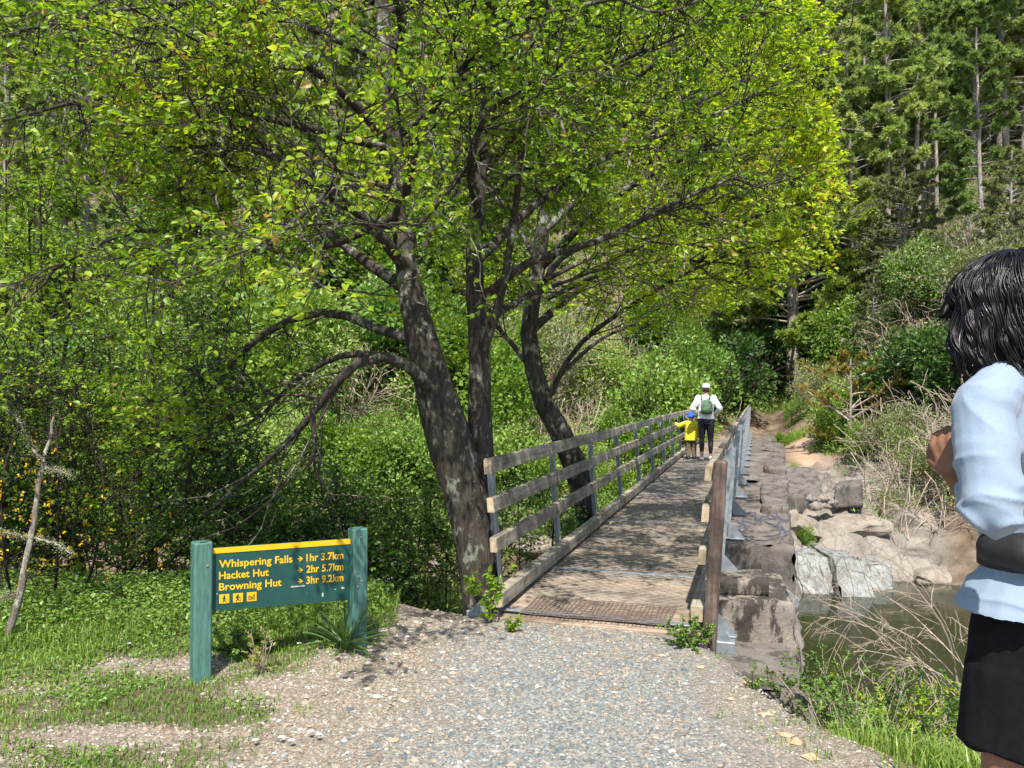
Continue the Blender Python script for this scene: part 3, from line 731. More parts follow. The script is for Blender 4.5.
def rough_block(name, cs, amp=.03, res=.06, mat_=None, parent=None, seed=0, fr=2.2, smooth=True):
    """cs: 8 corners bottom ring(4) then top ring(4); a worn block with a noisy skin"""
    cs = np.asarray(cs, float); mb = MB(); c0 = cs.mean(0)
    faces = [(3, 2, 1, 0), (4, 5, 6, 7), (0, 1, 5, 4), (1, 2, 6, 5), (2, 3, 7, 6), (3, 0, 4, 7)]
    bm = bmesh.new(); vm = {}
    for fc in faces:
        a, b, c, d = [cs[q] for q in fc]
        nu = int(np.clip(max(np.linalg.norm(b-a), np.linalg.norm(c-d))/res, 2, 90)); nv = int(np.clip(max(np.linalg.norm(d-a), np.linalg.norm(c-b))/res, 2, 90))
        g = [[None]*(nv+1) for _ in range(nu+1)]
        for i in range(nu+1):
            for j in range(nv+1):
                s, t = i/nu, j/nv; p = (a*(1-s)+b*s)*(1-t)+(d*(1-s)+c*s)*t
                g[i][j] = bm.verts.new(p)
        for i in range(nu):
            for j in range(nv): bm.faces.new((g[i][j], g[i+1][j], g[i+1][j+1], g[i][j+1]))
    bmesh.ops.remove_doubles(bm, verts=bm.verts, dist=res*.3)
    bmesh.ops.recalc_face_normals(bm, faces=bm.faces); bm.normal_update()
    co_ = np.array([v.co for v in bm.verts]); nn = np.array([v.normal for v in bm.verts])
    dsp = amp*(fbm(co_[:, 0]*fr, co_[:, 1]*fr, co_[:, 2]*fr, 5, seed)*1.6-.4*np.abs(fbm(co_[:, 0]*fr*2.5, co_[:, 1]*fr*2.5, co_[:, 2]*fr*2.5, 3, seed+5)))
    co_ = co_+nn*dsp[:, None]
    for v, q in zip(bm.verts, co_): v.co = q
    me = bpy.data.meshes.new(name); bm.to_mesh(me); bm.free(); me.materials.append(mat_)
    if smooth: me.polygons.foreach_set('use_smooth', np.ones(len(me.polygons), bool))
    return link(name, me, parent)
def W(n, u, z):   # bridge frame (n to the right of the bridge centre line, u along) to world
    ca, s_ = math.cos(TH), math.sin(TH); u -= 0; return np.array([.562+n*ca-u*s_, 5.22+n*s_+u*ca, z])
def wz8(n0, n1, u0, u1, zb, zt0, zt1, n0b=None, n1b=None):
    n0b = n0 if n0b is None else n0b; n1b = n1 if n1b is None else n1b
    return [W(n0, u0, zb), W(n1, u0, zb), W(n1b, u1, zb), W(n0b, u1, zb), W(n0, u0, zt0), W(n1, u0, zt0), W(n1b, u1, zt1), W(n0b, u1, zt1)]
WR = empty('concrete_weir', W(.9, 9, -.6)); WR.location = (0, 0, 0)
tag(WR, 'long weathered concrete weir wall running beside the footbridge', 'weir')
WALL1 = rough_block('wall', wz8(-.2, 1.5, 6.9, 12.5, -2.2, -.72, -.45, n1b=1.62), .07, .06, m_conc, WR, 1)
mb_ = rough_block('wall', wz8(-.2, 1.66, 12.55, 20, -2.0, -.40, -.26, n1b=1.8), .08, .08, m_conc, WR, 2)
mb_ = rough_block('wall', wz8(-.2, 1.84, 20.05, 32.5, -1.6, -.22, -.03, n1b=2.0), .09, .1, m_conc, WR, 3)
# curb-like ridges left by the crumbled top
rough_block('ridge', wz8(1.1, 1.55, 9.6, 12.3, -.9, -.50, -.40), .03, .08, m_conc, WR, 6)
rough_block('ridge', wz8(1.2, 1.7, 14.5, 15.6, -.8, -.22, -.2), .03, .08, m_conc, WR, 7)
rough_block('ridge', wz8(.8, 1.75, 18.2, 18.9, -.8, -.16, -.14), .02, .08, m_conc, WR, 8)
# graffiti scrawl
gf = MB(); m_spray = simple('spray_paint', (.075, .075, .11), .85, .35, 30)
def gz(u): return -.72+(u-6.9)/5.6*.27+.03
from mathutils.bvhtree import BVHTree
_w = BVHTree.FromPolygons([tuple(v.co) for v in WALL1.data.vertices], [tuple(p.vertices) for p in WALL1.data.polygons])
def drape(p):
    h_ = _w.ray_cast(Vector([float(q) for q in p]), Vector((0, 0, -1)))
    return np.array(h_[0])+(0, 0, .008) if h_[0] is not None else np.array([p[0], p[1], gz(8)])
def scr(pts, wdt=.035):
    p, _ = smooth_path([(a, b, 0) for a, b in pts], np.ones(len(pts)), 26)
    d = np.gradient(p, axis=0); n_ = nrm(np.stack([-d[:, 1], d[:, 0], 0*d[:, 0]], -1)); V = []
    for q, nn_ in zip(p, n_):
        for s in (-1, 1):
            c = q+nn_*s*wdt*(.5); V.append(drape(W(c[0], c[1], 2.0)))
    k = len(p); gf.add(V, [(2*i, 2*i+1, 2*i+3, 2*i+2) for i in range(k-1)])
for pts in ([(.98, 8.3), (1.12, 9.2), (1.25, 9.5), (1.3, 8.9), (1.12, 8.7), (1.32, 8.4), (1.3, 7.8), (1.1, 7.7)], [(.75, 7.9), (.85, 9.1), (.98, 9.6), (1.0, 8.8)], [(.8, 8.6), (1.0, 8.4)],
            [(1.35, 9.6), (1.42, 8.9), (1.3, 8.3)], [(.72, 7.6), (.85, 8.2), (.7, 8.5)], [(1.4, 8.4), (1.46, 7.9), (1.38, 7.5)], [(.85, 7.5), (1.1, 7.35), (1.3, 7.5)]): scr(pts)
gfo = gf.build('graffiti', m_spray, WR)
# drape the strokes onto the wall
A_ = rough_block('abutment_block', [(1.0, 6.35, -1.7), (2.36, 6.30, -1.7), (2.62, 7.6, -1.7), (1.0, 7.7, -1.7), (1.0, 6.4, -.17), (2.3, 6.36, -.17), (2.42, 7.1, -.13), (1.0, 7.2, -.13)], .05, .05, m_concs, None, 11, 2.6)
tag(A_, 'black-stained concrete abutment block under the right of the bridge end', 'concrete block')
B_ = rough_block('footing_block', [(.95, 5.15, -1.5), (2.1, 5.05, -1.7), (2.28, 6.5, -1.7), (.95, 6.5, -1.5), (.95, 5.3, -.46), (1.98, 5.25, -.50), (2.22, 6.4, -.52), (.95, 6.4, -.46)], .035, .045, m_conc, None, 12, 2.8)
tag(B_, 'brown concrete footing slab with rounded edge beside the gravel path', 'concrete block')
# small bearer on the abutment block
C_ = rough_block('bearing_block', [(1.72, 6.5, -.17), (2.12, 6.46, -.17), (2.16, 6.8, -.17), (1.76, 6.86, -.17), (1.72, 6.5, -.03), (2.12, 6.46, -.03), (2.16, 6.8, -.02), (1.76, 6.86, -.02)], .01, .04, m_concs, None, 13, 4)
tag(C_, 'small dark bearing block on top of the stained abutment', 'concrete block')
BK = rough_block('broken_slab', [P(779, 500, 17.5)+(0, 0, -.3), P(824, 503, 17.5)+(0, 0, -.3), P(818, 478, 19.5)+(0, 0, -.3), P(779, 474, 19.5)+(0, 0, -.3), P(779, 497, 17.5), P(824, 493, 17.5), P(814, 468, 19.5), P(779, 468, 19.5)], .05, .09, m_conc, None, 14)
tag(BK, 'tilted dark concrete slab broken off beside the weir', 'concrete slab')
BK = rough_block('broken_slab', [P(834, 500, 17.2)+(0, 0, -.2), P(862, 498, 17.4)+(0, 0, -.2), P(862, 484, 18.4)+(0, 0, -.2), P(838, 484, 18.4)+(0, 0, -.2), P(834, 487, 17.2), P(862, 483, 17.4), P(861, 479, 18.4), P(838, 481, 18.4)], .03, .07, m_conc, None, 15)
tag(BK, 'short pale concrete slab at the foot of the dirt track', 'concrete slab')
# pale outcrop dipping into the pool : tilted angular plates
OC = empty('rock_outcrop', (6.2, 15, -2)); OC.location = (0, 0, 0); tag(OC, 'pale grey tilted rock plates dipping into the pool', 'rock')
for k, (xa, xb, yt) in enumerate(((784, 802, 562), (798, 822, 554), (819, 842, 556), (839, 866, 558), (862, 892, 567))):
    d0, d1 = 14.0, 15.1
    oy = (.28, 0, .22, -.05, .2)[k]; d0 += oy; d1 += oy*1.2+rng.uniform(-.15, .25)
    bl0 = P(xa+8, 604, d0); br0 = P(xb+14, 602, d0); bl0[2] = br0[2] = -2.6
    tl0 = P(xa-6, yt+rng.uniform(-2, 2), d1); tr0 = P(xb-4, yt+rng.uniform(-2, 2), d1)
    back = np.array([.3, 1.6, -.5])
    rough_block('rock_plate', [bl0, br0, br0+back, bl0+back, tl0, tr0, tr0+np.array([0, 1.2, .05]), tl0+np.array([0, 1.2, .05])], .09, .08, m_rockp, OC, 30+k, 1.5, smooth=False)
def boulder(name, c, r, mat_, seed, amp=.35, label=None, parent=None, sub=4, fr=1.2):
    bm = bmesh.new(); bmesh.ops.create_icosphere(bm, subdivisions=sub, radius=1)
    q = np.array([v.co for v in bm.verts]); rs = np.random.default_rng(seed)
    for _ in range(9):   # chop flat facets
        nn_ = nrm(rs.normal(size=3)); lim = rs.uniform(.55, .9); dd = q@nn_; q = q-np.outer(np.maximum(dd-lim, 0), nn_)
    q = q*(1+amp*.4*fbm(q[:, 0]*fr+seed, q[:, 1]*fr, q[:, 2]*fr, 5, seed)[:, None])*np.asarray(r)
    for v, k in zip(bm.verts, q): v.co = k
    me = bpy.data.meshes.new(name); bm.to_mesh(me); bm.free(); me.materials.append(mat_)
    o = link(name, me, parent); o.location = tuple(float(z) for z in c); return o
bl_spec = [
 ((386, 575, 15.6), (.62, .5, .42), m_rockp, 'pale round boulder at the water edge left of the big trunk'),
 ((438, 572, 16.5), (.45, .4, .3), m_rockb, 'brown boulder on the far shore right of the pale round one'),
 ((905, 520, 17.5), (.9, .7, .45), m_rockb, 'wide brown boulder above the right end of the pale rock plates'),
 ((845, 526, 17), (1.0, .7, .26), m_rockb, 'long brown rock ledge above the pale rock plates'),
 ((800, 530, 16.5), (.5, .6, .35), m_rockb, 'dark rock wedged between weir wall and the pale plates'),
 ((872, 505, 18.5), (.8, .6, .35), m_rockb, 'low brown rock below the green bush by the track'),
 ((930, 578, 15.8), (.6, .5, .25), m_rockb, 'brown rock at the pool edge beside the hiker'),
 ((752, 600, 9.6), (.45, .5, .3), m_rockb, 'brown rock between the abutment block and the weir'),
 ((778, 598, 11.2), (.25, .4, .3), m_rockp, 'pale rock at the water below the graffiti'),
 ((535, 545, 17), (.6, .5, .25), m_rockb, 'flat brown rock on the far shore behind the handrail'),
 ((215, 575, 15.5), (.7, .5, .3), m_rockp, 'grey rock by the water behind the sign'),
]
for k, ((px, py, d), r, m_, lb) in enumerate(bl_spec):
    o = boulder('boulder', P(px, py, d), r, m_, 50+k); tag(o, lb, 'rock')
rs = np.random.default_rng(5); proto = None
for k in range(12):
    px, py = rs.uniform(800, 834), rs.uniform(498, 506)
    o = boulder('loose_rock', P(px, py, 16.9), np.array([.13, .12, .09])*rs.uniform(.7, 1.4), m_rockp if k % 2 else m_rockb, 70+k, sub=3); tag(o, 'fist-sized grey rock in the rubble pile under the tilted dark slab', 'rock', 'rubble under the tilted slab')
# ================================================================ vegetation materials
m_leaf1 = leafmat('elm_leaf', [(0, (.06, .13, .010)), (.35, (.15, .27, .018)), (.75, (.31, .44, .03)), (.97, (.46, .54, .06)), (1, (.36, .25, .07))], .5, (1.5, 1.45, .5))
m_leaf2 = leafmat('spring_leaf', [(0, (.15, .26, .012)), (.4, (.33, .48, .018)), (.8, (.50, .63, .028)), (.97, (.56, .66, .05)), (1, (.42, .28, .06))], .5, (1.5, 1.45, .5))
m_leaf3 = leafmat('shrub_leaf', [(0, (0.0575, 0.127, 0.023)), (.4, (0.127, 0.241, 0.0345)), (.8, (0.218, 0.345, 0.0575)), (1, (0.322, 0.414, 0.092))], .35, rnd=.5)
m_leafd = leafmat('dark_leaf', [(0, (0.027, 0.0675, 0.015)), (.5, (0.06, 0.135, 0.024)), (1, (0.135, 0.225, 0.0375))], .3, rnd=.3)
m_need = leafmat('pine_needle', [(0, (0.0944, 0.153, 0.0531)), (.4, (0.26, 0.354, 0.118)), (.75, (0.401, 0.496, 0.165)), (1, (0.543, 0.578, 0.236))], .42, rnd=.45)
m_lime = leafmat('lime_leaf', [(0, (.07, .14, .014)), (.4, (.14, .25, .025)), (.8, (.23, .36, .04)), (1, (.33, .42, .07))], .4, rnd=.4)
m_bigp = leafmat('light_pine_needle', [(0, (.10, .16, .03)), (.4, (.24, .33, .06)), (.75, (.36, .45, .09)), (1, (.46, .50, .14))], .4)
m_olive = leafmat('olive_needle', [(0, (0.098, 0.119, 0.049)), (.5, (0.224, 0.252, 0.105)), (1, (0.378, 0.378, 0.168))], .25, rnd=.3)
m_gold = leafmat('golden_needle', [(0, (.16, .14, .03)), (.5, (.30, .25, .06)), (1, (.42, .34, .10))], .3)
m_scrub = leafmat('scrub_leaf', [(0, (0.054, 0.102, 0.0216)), (.25, (0.12, 0.222, 0.036)), (.5, (0.204, 0.324, 0.066)), (.68, (0.324, 0.372, 0.108)), (.8, (0.24, 0.192, 0.12)), (.92, (0.396, 0.312, 0.228)), (1, (0.528, 0.444, 0.348))], .25)
m_flower = leafmat('yellow_flower', [(0, (.75, .48, .01)), (1, (.85, .6, .03))], .3)
m_bark1 = barkmat('elm_bark', (.085, .072, .058), (.012, .010, .008), (.23, .23, .185), 1.0, .545)
m_bark2 = barkmat('pale_bark', (.26, .22, .18), (.10, .08, .06), (.40, .39, .33), 1.0, .52)
m_barkp = barkmat('pine_bark', (.36, .32, .28), (.15, .12, .10), (.46, .44, .42), .5, .56)
m_barkd = barkmat('dark_bark', (.05, .04, .03), (.015, .012, .01), (.13, .13, .09), 1.0, .6)
m_lich = leafmat('lichen', [(0, (.20, .21, .12)), (1, (.42, .42, .27))], .25)
m_dead = simple('dead_twig', (.36, .29, .23), .9, .3, 40, spec=.1)

def leafy(rng, mbL, TW, per, L, W, vmean=.5, vsd=.18, spread=1.0, cull=None, up=.6, tmin=.15, vfn=None):
    """leaves along twigs TW (n,k,3)"""
    p, d, t = spawn(rng, TW, per, tmin, 1.0, (.7, 1.2), .4)
    d[:, 2] *= .6; d[:, 2] -= .12
    N = rng.normal(0, .55*spread, p.shape)+np.array([0, 0, up]); k = np.ones(len(p), bool)
    if cull is not None: k = cull(p)
    p, d, N = p[k], d[k], N[k]; n = len(p)
    v = rng.normal(vmean, vsd, n)
    if vfn is not None: v = v+vfn(p)
    sc = rng.uniform(.6, 1.15, n)
    leaves6(mbL, p, d, N, L*sc, W*sc, np.clip(v, 0, 1)); return n
def S4_keep(p, hole):
    return (fbm(p[:, 0]*1.9, p[:, 1]*1.9, p[:, 2]*2.3, 3, 404) > hole)
def deciduous(rng, limbs, name, label, loc, mats, per=(6, 6, 4, 7), L=(.048, .03), l2=(.8, 1.3), l3=(.35, .65), l4=(.18, .32), grav=(.02, .0, -.03), cull=None, bark_rough=.12, group=None, extra=0, cat='tree', lich=0, sides=12, t0=.25, leafat3=3, vfn=None, skip_trunk=0, hole=-9):
    """limbs: list of (points, radii, kind); kind 0 trunk (no leafy spawn), 1 limb"""
    T = empty(name, loc); o = np.asarray(loc, float); tag(T, label, cat, group)
    tr = MB(); br = MB(); tw = MB(); lf = MB(); K = 14; PTS = []; RR = []
    for k, (pts, rad, kind) in enumerate(limbs):
        p, r = smooth_path(np.asarray(pts, float)-o, rad, 26 if kind == 0 else K)
        if kind == 0:
            tubes(tr, p, r, 22, rough=bark_rough*1.6, seed=k)
            p2, r2 = smooth_path(np.asarray(pts, float)-o, rad, K); PTS.append((p2, r2, 0))
        else: tubes(br, p, r, 9, rough=bark_rough, seed=k); PTS.append((p, r, 1))
    LM = np.array([p for p, r, k in PTS if k == 1 or len(PTS) == 1]); LR = np.array([r for p, r, k in PTS if k == 1 or len(PTS) == 1])
    if extra:
        TP = np.array([p for p, r, k in PTS if k == 0]); p, d, t = spawn(rng, TP, extra, .35, 1.0, (.8, 1.35), .5)
        e = polyl(rng, p, d, rng.uniform(1.3, 2.4, len(p)), K, .10, .05); er = np.linspace(.028, .006, K)[None]*np.ones((len(e), 1))
        tubes(br, e, er, 6); LM = np.concatenate([LM, e]); LR = np.concatenate([LR, er])
    p, d, t = spawn(rng, LM, per[0], t0, 1, (.5, 1.1), .35); ln = rng.uniform(*l2, len(p))*(1.15-.5*t)
    S2 = polyl(rng, p, d, ln, 8, .16, grav[0]); r0 = np.repeat(np.interp(.6, [0, 1], [0, 1])*LR[:, [5]], per[0], 0)*.55
    r0 = np.clip(r0, .005, .03); tubes(br, S2, r0*np.linspace(1, .35, 8)[None], 5)
    p, d, t = spawn(rng, S2, per[1], .15, 1, (.5, 1.1), .3); S3 = polyl(rng, p, d, rng.uniform(*l3, len(p))*(1.1-.4*t), 6, .18, grav[1])
    if cull is not None:
        kk = cull(S3[:, -1]); S3 = S3[kk]
    tubes(tw, S3, np.linspace(.0055, .0025, 6)[None]*np.ones((len(S3), 1)), 3)
    p, d, t = spawn(rng, S3, per[2], .15, 1, (.5, 1.0), .3); S4 = polyl(rng, p, d, rng.uniform(*l4, len(p)), 4, .2, grav[2])
    if cull is not None:
        kk = cull(S4[:, -1]); S4 = S4[kk]
    S4 = S4[S4_keep(S4[:, -1]+o, hole)]
    tubes(tw, S4, np.linspace(.0028, .0014, 4)[None]*np.ones((len(S4), 1)), 3)
    leafy(rng, lf, S4, per[3], L[0], L[1], cull=cull, vfn=vfn); leafy(rng, lf, S3, leafat3, L[0], L[1], cull=cull, vfn=vfn)
    if tr.n: tr.build('trunk', mats[0], T, True)
    br.build('limbs', mats[0], T, True); c = lf.build('crown', mats[1], T); tw.build('twigs', mats[3] if len(mats) > 3 else mats[0], c)
    if lich:
        lb = MB(); A = np.concatenate([S2.reshape(-1, 3), S3[:, ::2].reshape(-1, 3)]); 
        cl = fbm(A[:, 0]*.9, A[:, 1]*.9, A[:, 2]*.9, 3, 123) > .12
        A = A[cl]; A = A[rng.integers(0, len(A), lich)]+rng.normal(0, .02, (lich, 3))
        leaves(lb, A, rng.normal(size=A.shape)+np.array([0, 0, -.8]), rng.normal(size=A.shape), rng.uniform(.015, .045, lich), .004+.006*rng.random(lich), rng.random(lich))
        lb.build('lichen', mats[2], T)
    return T
rng = np.random.default_rng(3)
def L_(pts, r0, r1, kind=1):
    q = np.array([P(*p) for p in pts]); return (q, np.linspace(r0, r1, len(q)), kind)
base = np.array([-.20, 5.62, -.08])
# ---- the big two-stemmed tree at the bridge end
limbs = [
 (np.array([base+(0, 0, -.35), base+(0, 0, 0), P(476, 560, 5.6), P(462, 480, 5.6), P(446, 430, 5.6), P(428, 365, 5.55), P(413, 300, 5.6), P(402, 210, 5.7), P(388, 80, 5.8), P(372, -90, 6.0), P(350, -320, 6.2)]),
  np.array([.17, .135, .128, .15, .165, .12, .098, .08, .06, .045, .02]), 0),
 (np.array([P(484, 600, 5.68), P(484, 520, 5.7), P(480, 440, 5.72), P(479, 350, 5.7), P(474, 260, 5.8), P(484, 130, 5.9), P(500, -80, 6.1), P(520, -300, 6.2)]),
  np.array([.09, .10, .088, .075, .062, .05, .035, .015]), 0),
 L_([(484, 350, 5.65), (500, 300, 5.5), (515, 210, 5.5), (528, 100, 5.5), (548, 0, 5.6), (560, -120, 5.8)], .035, .012),
 # dark arching low limbs on the left
 L_([(432, 395, 5.5), (415, 372, 5.3), (388, 357, 5.1), (352, 366, 5.0), (325, 398, 5.0), (290, 440, 5.1), (245, 480, 5.3), (205, 515, 5.5)], .048, .010),
 L_([(388, 357, 5.1), (345, 355, 5.3), (300, 378, 5.5), (255, 420, 5.7), (205, 440, 5.9)], .028, .007),
 L_([(312, 408, 5.0), (315, 440, 5.0), (316, 470, 5.1), (335, 500, 5.2)], .02, .006),
 L_([(418, 340, 5.5), (380, 330, 5.8), (330, 312, 6.0), (270, 330, 6.2), (215, 385, 6.3), (195, 440, 6.4), (185, 520, 6.5)], .045, .010),
 L_([(408, 270, 5.6), (370, 225, 5.2), (320, 180, 4.9), (255, 150, 4.7), (190, 150, 4.5)], .05, .008),
 L_([(402, 210, 5.7), (420, 130, 5.2), (460, 70, 4.8), (500, 25, 4.5), (560, 8, 4.3), (620, -5, 4.2)], .035, .009),
 L_([(408, 290, 5.6), (350, 250, 6.2), (290, 200, 6.8), (220, 150, 7.2), (150, 90, 7.5)], .05, .01),
 L_([(395, 150, 5.8), (340, 90, 5.4), (280, 50, 5.0), (210, 40, 4.7), (150, 60, 4.4)], .04, .008),
 L_([(400, 200, 5.7), (365, 190, 4.9), (335, 190, 4.3), (300, 215, 3.9), (262, 250, 3.6)], .032, .007),
 L_([(395, 150, 5.8), (320, 130, 5.3), (230, 110, 4.9), (110, 95, 4.6), (0, 120, 4.5)], .035, .007),
 L_([(402, 210, 5.7), (330, 245, 5.4), (240, 250, 5.1), (140, 230, 4.9), (50, 270, 4.8)], .03, .006),
 L_([(385, 60, 5.9), (290, 20, 5.4), (180, 0, 5.0), (60, 20, 4.8), (-30, 40, 4.7)], .03, .006),
 L_([(390, 90, 5.8), (400, 20, 5.0), (380, -30, 4.4), (350, -40, 4.0)], .03, .008),
 L_([(480, 300, 5.75), (530, 262, 5.5), (600, 240, 5.4), (680, 200, 5.4), (740, 175, 5.5)], .038, .008),
 L_([(478, 260, 5.8), (540, 200, 6.2), (620, 150, 6.5), (700, 120, 6.8), (760, 90, 7.0)], .04, .008),
 L_([(482, 170, 5.9), (540, 110, 5.5), (620, 60, 5.2), (690, 30, 5.0)], .035, .008),
 L_([(476, 330, 5.8), (520, 300, 6.4), (570, 280, 7.2), (620, 262, 7.8)], .03, .007),
 L_([(480, 220, 5.9), (470, 160, 5.0), (490, 110, 4.4), (520, 90, 4.0)], .03, .008),
 L_([(500, 20, 6.0), (600, -30, 6.0), (700, -40, 6.2), (760, -20, 6.4)], .03, .008),
 L_([(372, 0, 6), (300, -60, 6.0), (220, -60, 6.0), (120, -20, 6.2)], .03, .008),
 L_([(385, 60, 5.9), (430, -40, 6.8), (470, -120, 7.6)], .03, .008),
 L_([(410, 280, 5.6), (430, 230, 6.4), (440, 180, 7.2), (450, 150, 7.8)], .03, .007)]
def cull1(p):
    px = 512+p[:, 0]/p[:, 1]*F; py = 395-(p[:, 2]-CZ)/p[:, 1]*F
    # world-space envelope: nothing hangs below the crown's lower edge, which is higher over the bridge
    x = p[:, 0]; low = np.interp(x, [-3, -2.4, -1.9, -1.2, -.5, .0, .6, 1.4, 3], [1.0, 1.1, 1.45, 1.75, 1.85, 1.85, 2.0, 2.1, 2.4])
    return (p[:, 2] > low+.35*fbm(p[:, 0]*1.5, p[:, 1]*1.5, 0, 2, 8)) & (p[:, 1] > 2.3)
def off(fn, o): return lambda p: fn(p+np.asarray(o, float))
deciduous(rng, limbs, 'broadleaf_tree', 'big two-stemmed lichen-barked tree standing at the left of the bridge end', base, (m_bark1, m_leaf1, m_lich), per=(9, 7, 7, 7), hole=-.02, cull=off(cull1, base), extra=9, lich=12000, L=(.05, .034), vfn=lambda p: .45*fbm(p[:, 0]*1.2, p[:, 1]*1.2, p[:, 2]*1.2, 2, 66)+.05)
# ---- the leaning tree behind the handrail with the bright crown over the bridge
b2 = np.array([.92, 9.6, -1.9])
limbs = [
 (np.array([b2+(0.12, 0, -.4), b2+(.08, 0, 0), P(588, 520, 9.5), P(572, 455, 9.4), P(545, 405, 9.3), P(530, 350, 9.3), P(540, 250, 9.4), P(560, 120, 9.6), P(570, 0, 9.8), P(580, -120, 10)]),
  np.array([.20, .17, .15, .145, .12, .105, .09, .07, .05, .02]), 0),
 L_([(545, 405, 9.3), (575, 350, 9.0), (640, 300, 8.6), (710, 262, 8.4), (780, 240, 8.4), (826, 232, 8.4)], .035, .006),
 L_([(532, 330, 9.3), (600, 270, 9.8), (680, 215, 10.4), (750, 190, 11.0), (815, 170, 11.6)], .055, .01),
 L_([(538, 270, 9.4), (610, 200, 8.8), (700, 150, 8.3), (790, 125, 8.0), (865, 130, 7.9)], .055, .009),
 L_([(545, 230, 9.4), (620, 160, 9.8), (710, 95, 10.3), (800, 60, 10.8), (850, 35, 11)], .05, .009),
 L_([(550, 180, 9.5), (620, 90, 9.0), (710, 30, 8.6), (790, 0, 8.4), (840, 15, 8.3)], .05, .009),
 L_([(560, 110, 9.6), (640, 40, 10.2), (730, -20, 10.8), (800, -50, 11)], .045, .009),
 L_([(565, 60, 9.7), (640, -30, 9.2), (740, -90, 8.8), (810, -80, 8.6)], .045, .009),
 L_([(535, 300, 9.3), (560, 260, 10.4), (620, 235, 11.8), (690, 225, 12.8), (740, 215, 13.4)], .045, .008),
 L_([(548, 200, 9.4), (600, 140, 10.8), (690, 90, 12.2), (770, 80, 13.0)], .045, .008),
 L_([(540, 380, 9.3), (500, 330, 9.8), (460, 290, 10.2), (420, 260, 10.4)], .04, .008),
 L_([(538, 260, 9.4), (490, 190, 9.8), (430, 140, 10), (370, 110, 10)], .04, .008),
 L_([(555, 120, 9.6), (500, 50, 9.8), (440, 10, 10), (380, -10, 10)], .04, .008),
 L_([(552, 150, 9.5), (560, 60, 10.8), (580, 0, 12)], .04, .008),
 L_([(570, 0, 9.8), (640, -120, 10), (720, -160, 10)], .04, .008),
 L_([(560, 375, 9.2), (600, 340, 9.6), (640, 320, 10), (660, 300, 10.4)], .03, .006),
 L_([(545, 300, 9.3), (600, 275, 8.9), (660, 262, 8.6), (720, 262, 8.5), (760, 268, 8.5)], .03, .006),
 L_([(545, 280, 9.3), (600, 255, 10.2), (670, 245, 11), (730, 250, 11.4), (770, 258, 11.6)], .03, .006),
 L_([(700, 262, 8.5), (740, 225, 7.8), (790, 205, 7.4), (835, 200, 7.2)], .02, .006),
 L_([(700, 150, 8.3), (760, 90, 7.8), (820, 70, 7.4), (850, 60, 7.2)], .02, .006)]
def cull2(p):
    x = p[:, 0]; y = p[:, 1]
    low = np.interp(x/np.maximum(y, 1), [-.1, .05, .15, .25, .35, .45], [1.9, 1.8, 2.15, 2.45, 2.65, 3.1])*(y/9.5)**.5
    wv = .25*fbm(x*1.2, y*1.2, p[:, 2]*1.2, 2, 15)
    return (p[:, 2] > low+wv) & (x/np.maximum(y, 1) < .425+.12*wv)
deciduous(rng, limbs, 'broadleaf_tree', 'leaning tree behind the handrail, its bright yellow-green crown over the bridge', b2, (m_bark1, m_leaf2, m_lich), per=(10, 8, 6, 7), hole=-.06, L=(.062, .046), l2=(.9, 1.6), l3=(.4, .75), cull=off(cull2, b2), grav=(0, .0, -.02), vfn=lambda p: .4*fbm(p[:, 0], p[:, 1], p[:, 2], 2, 68)+.08)

# ---- generic small trees and bushes
def sapling(rng, loc, h, label, mats, spread=.5, name='sapling', stems=1, L=(.05, .034), per=(7, 5, 4, 6), group=None, cat='tree', lean=(0, 0), t0=.25, r=.035, l2=(.5, 1.0), cull=None, lich=0):
    loc = np.asarray(loc, float); limbs = []
    for s in range(stems):
        a = rng.random()*6.28; o = np.array([math.cos(a), math.sin(a), 0])*(.12*stems if stems > 1 else .0)
        e = np.array([lean[0], lean[1], 0])+np.array([math.cos(a), math.sin(a), 0])*spread*rng.uniform(.3, 1)
        pts = [loc+o*.3+(0, 0, -.15), loc+o+e*.2*h*.3+(0, 0, h*.3), loc+o+e*.5*h*.6+(0, 0, h*.62), loc+e*h*.8+(0, 0, h)]
        limbs.append((np.array(pts), np.array([r, r*.8, r*.5, .008]), 1))
    c = None if cull is None else off(cull, loc)
    return deciduous(rng, limbs, name, label, loc, mats, per=per, L=L, l2=l2, l3=(.25, .5), l4=(.15, .28), group=group, cat=cat, t0=t0, bark_rough=.08, cull=c, lich=lich)
mt_b = (m_barkd, m_leaf1, m_lich); mt_g = (m_barkd, m_leaf3, m_lich); mt_d = (m_barkd, m_leafd, m_lich)
def G(px, d, dz=0):
    x = (px-512)/F*d; return np.array([x, d, float(height(x, d))+dz])
for a in [
  (G(-20, 7.4), 3.6, 'tall leafy sapling at the far left edge behind the yellow broom', mt_b, .35, 3),
  (G(75, 8.2), 4.3, 'slim dark-stemmed sapling left of the sign behind the broom', mt_b, .2, 2),
  (G(150, 8.8), 4.0, 'dark-stemmed leafy sapling between the broom and the sign', mt_g, .3, 3),
  (G(10, 10.5), 5.5, 'spreading green tree behind the saplings at the left edge', mt_g, .4, 4),
  (G(120, 12), 6.0, 'bright green streamside tree rising behind the left saplings', mt_g, .35, 4),
  (G(-120, 8.5), 5.2, 'tree reaching in from beyond the left edge', mt_b, .3, 3),
]:
    loc, h, lb, mts, sp, st = a
    sapling(rng, loc, h-loc[2]*.6, lb, mts, sp, 'streamside_tree', st, per=(9, 6, 4, 6), L=(.055, .036), r=.04, l2=(.6, 1.2))
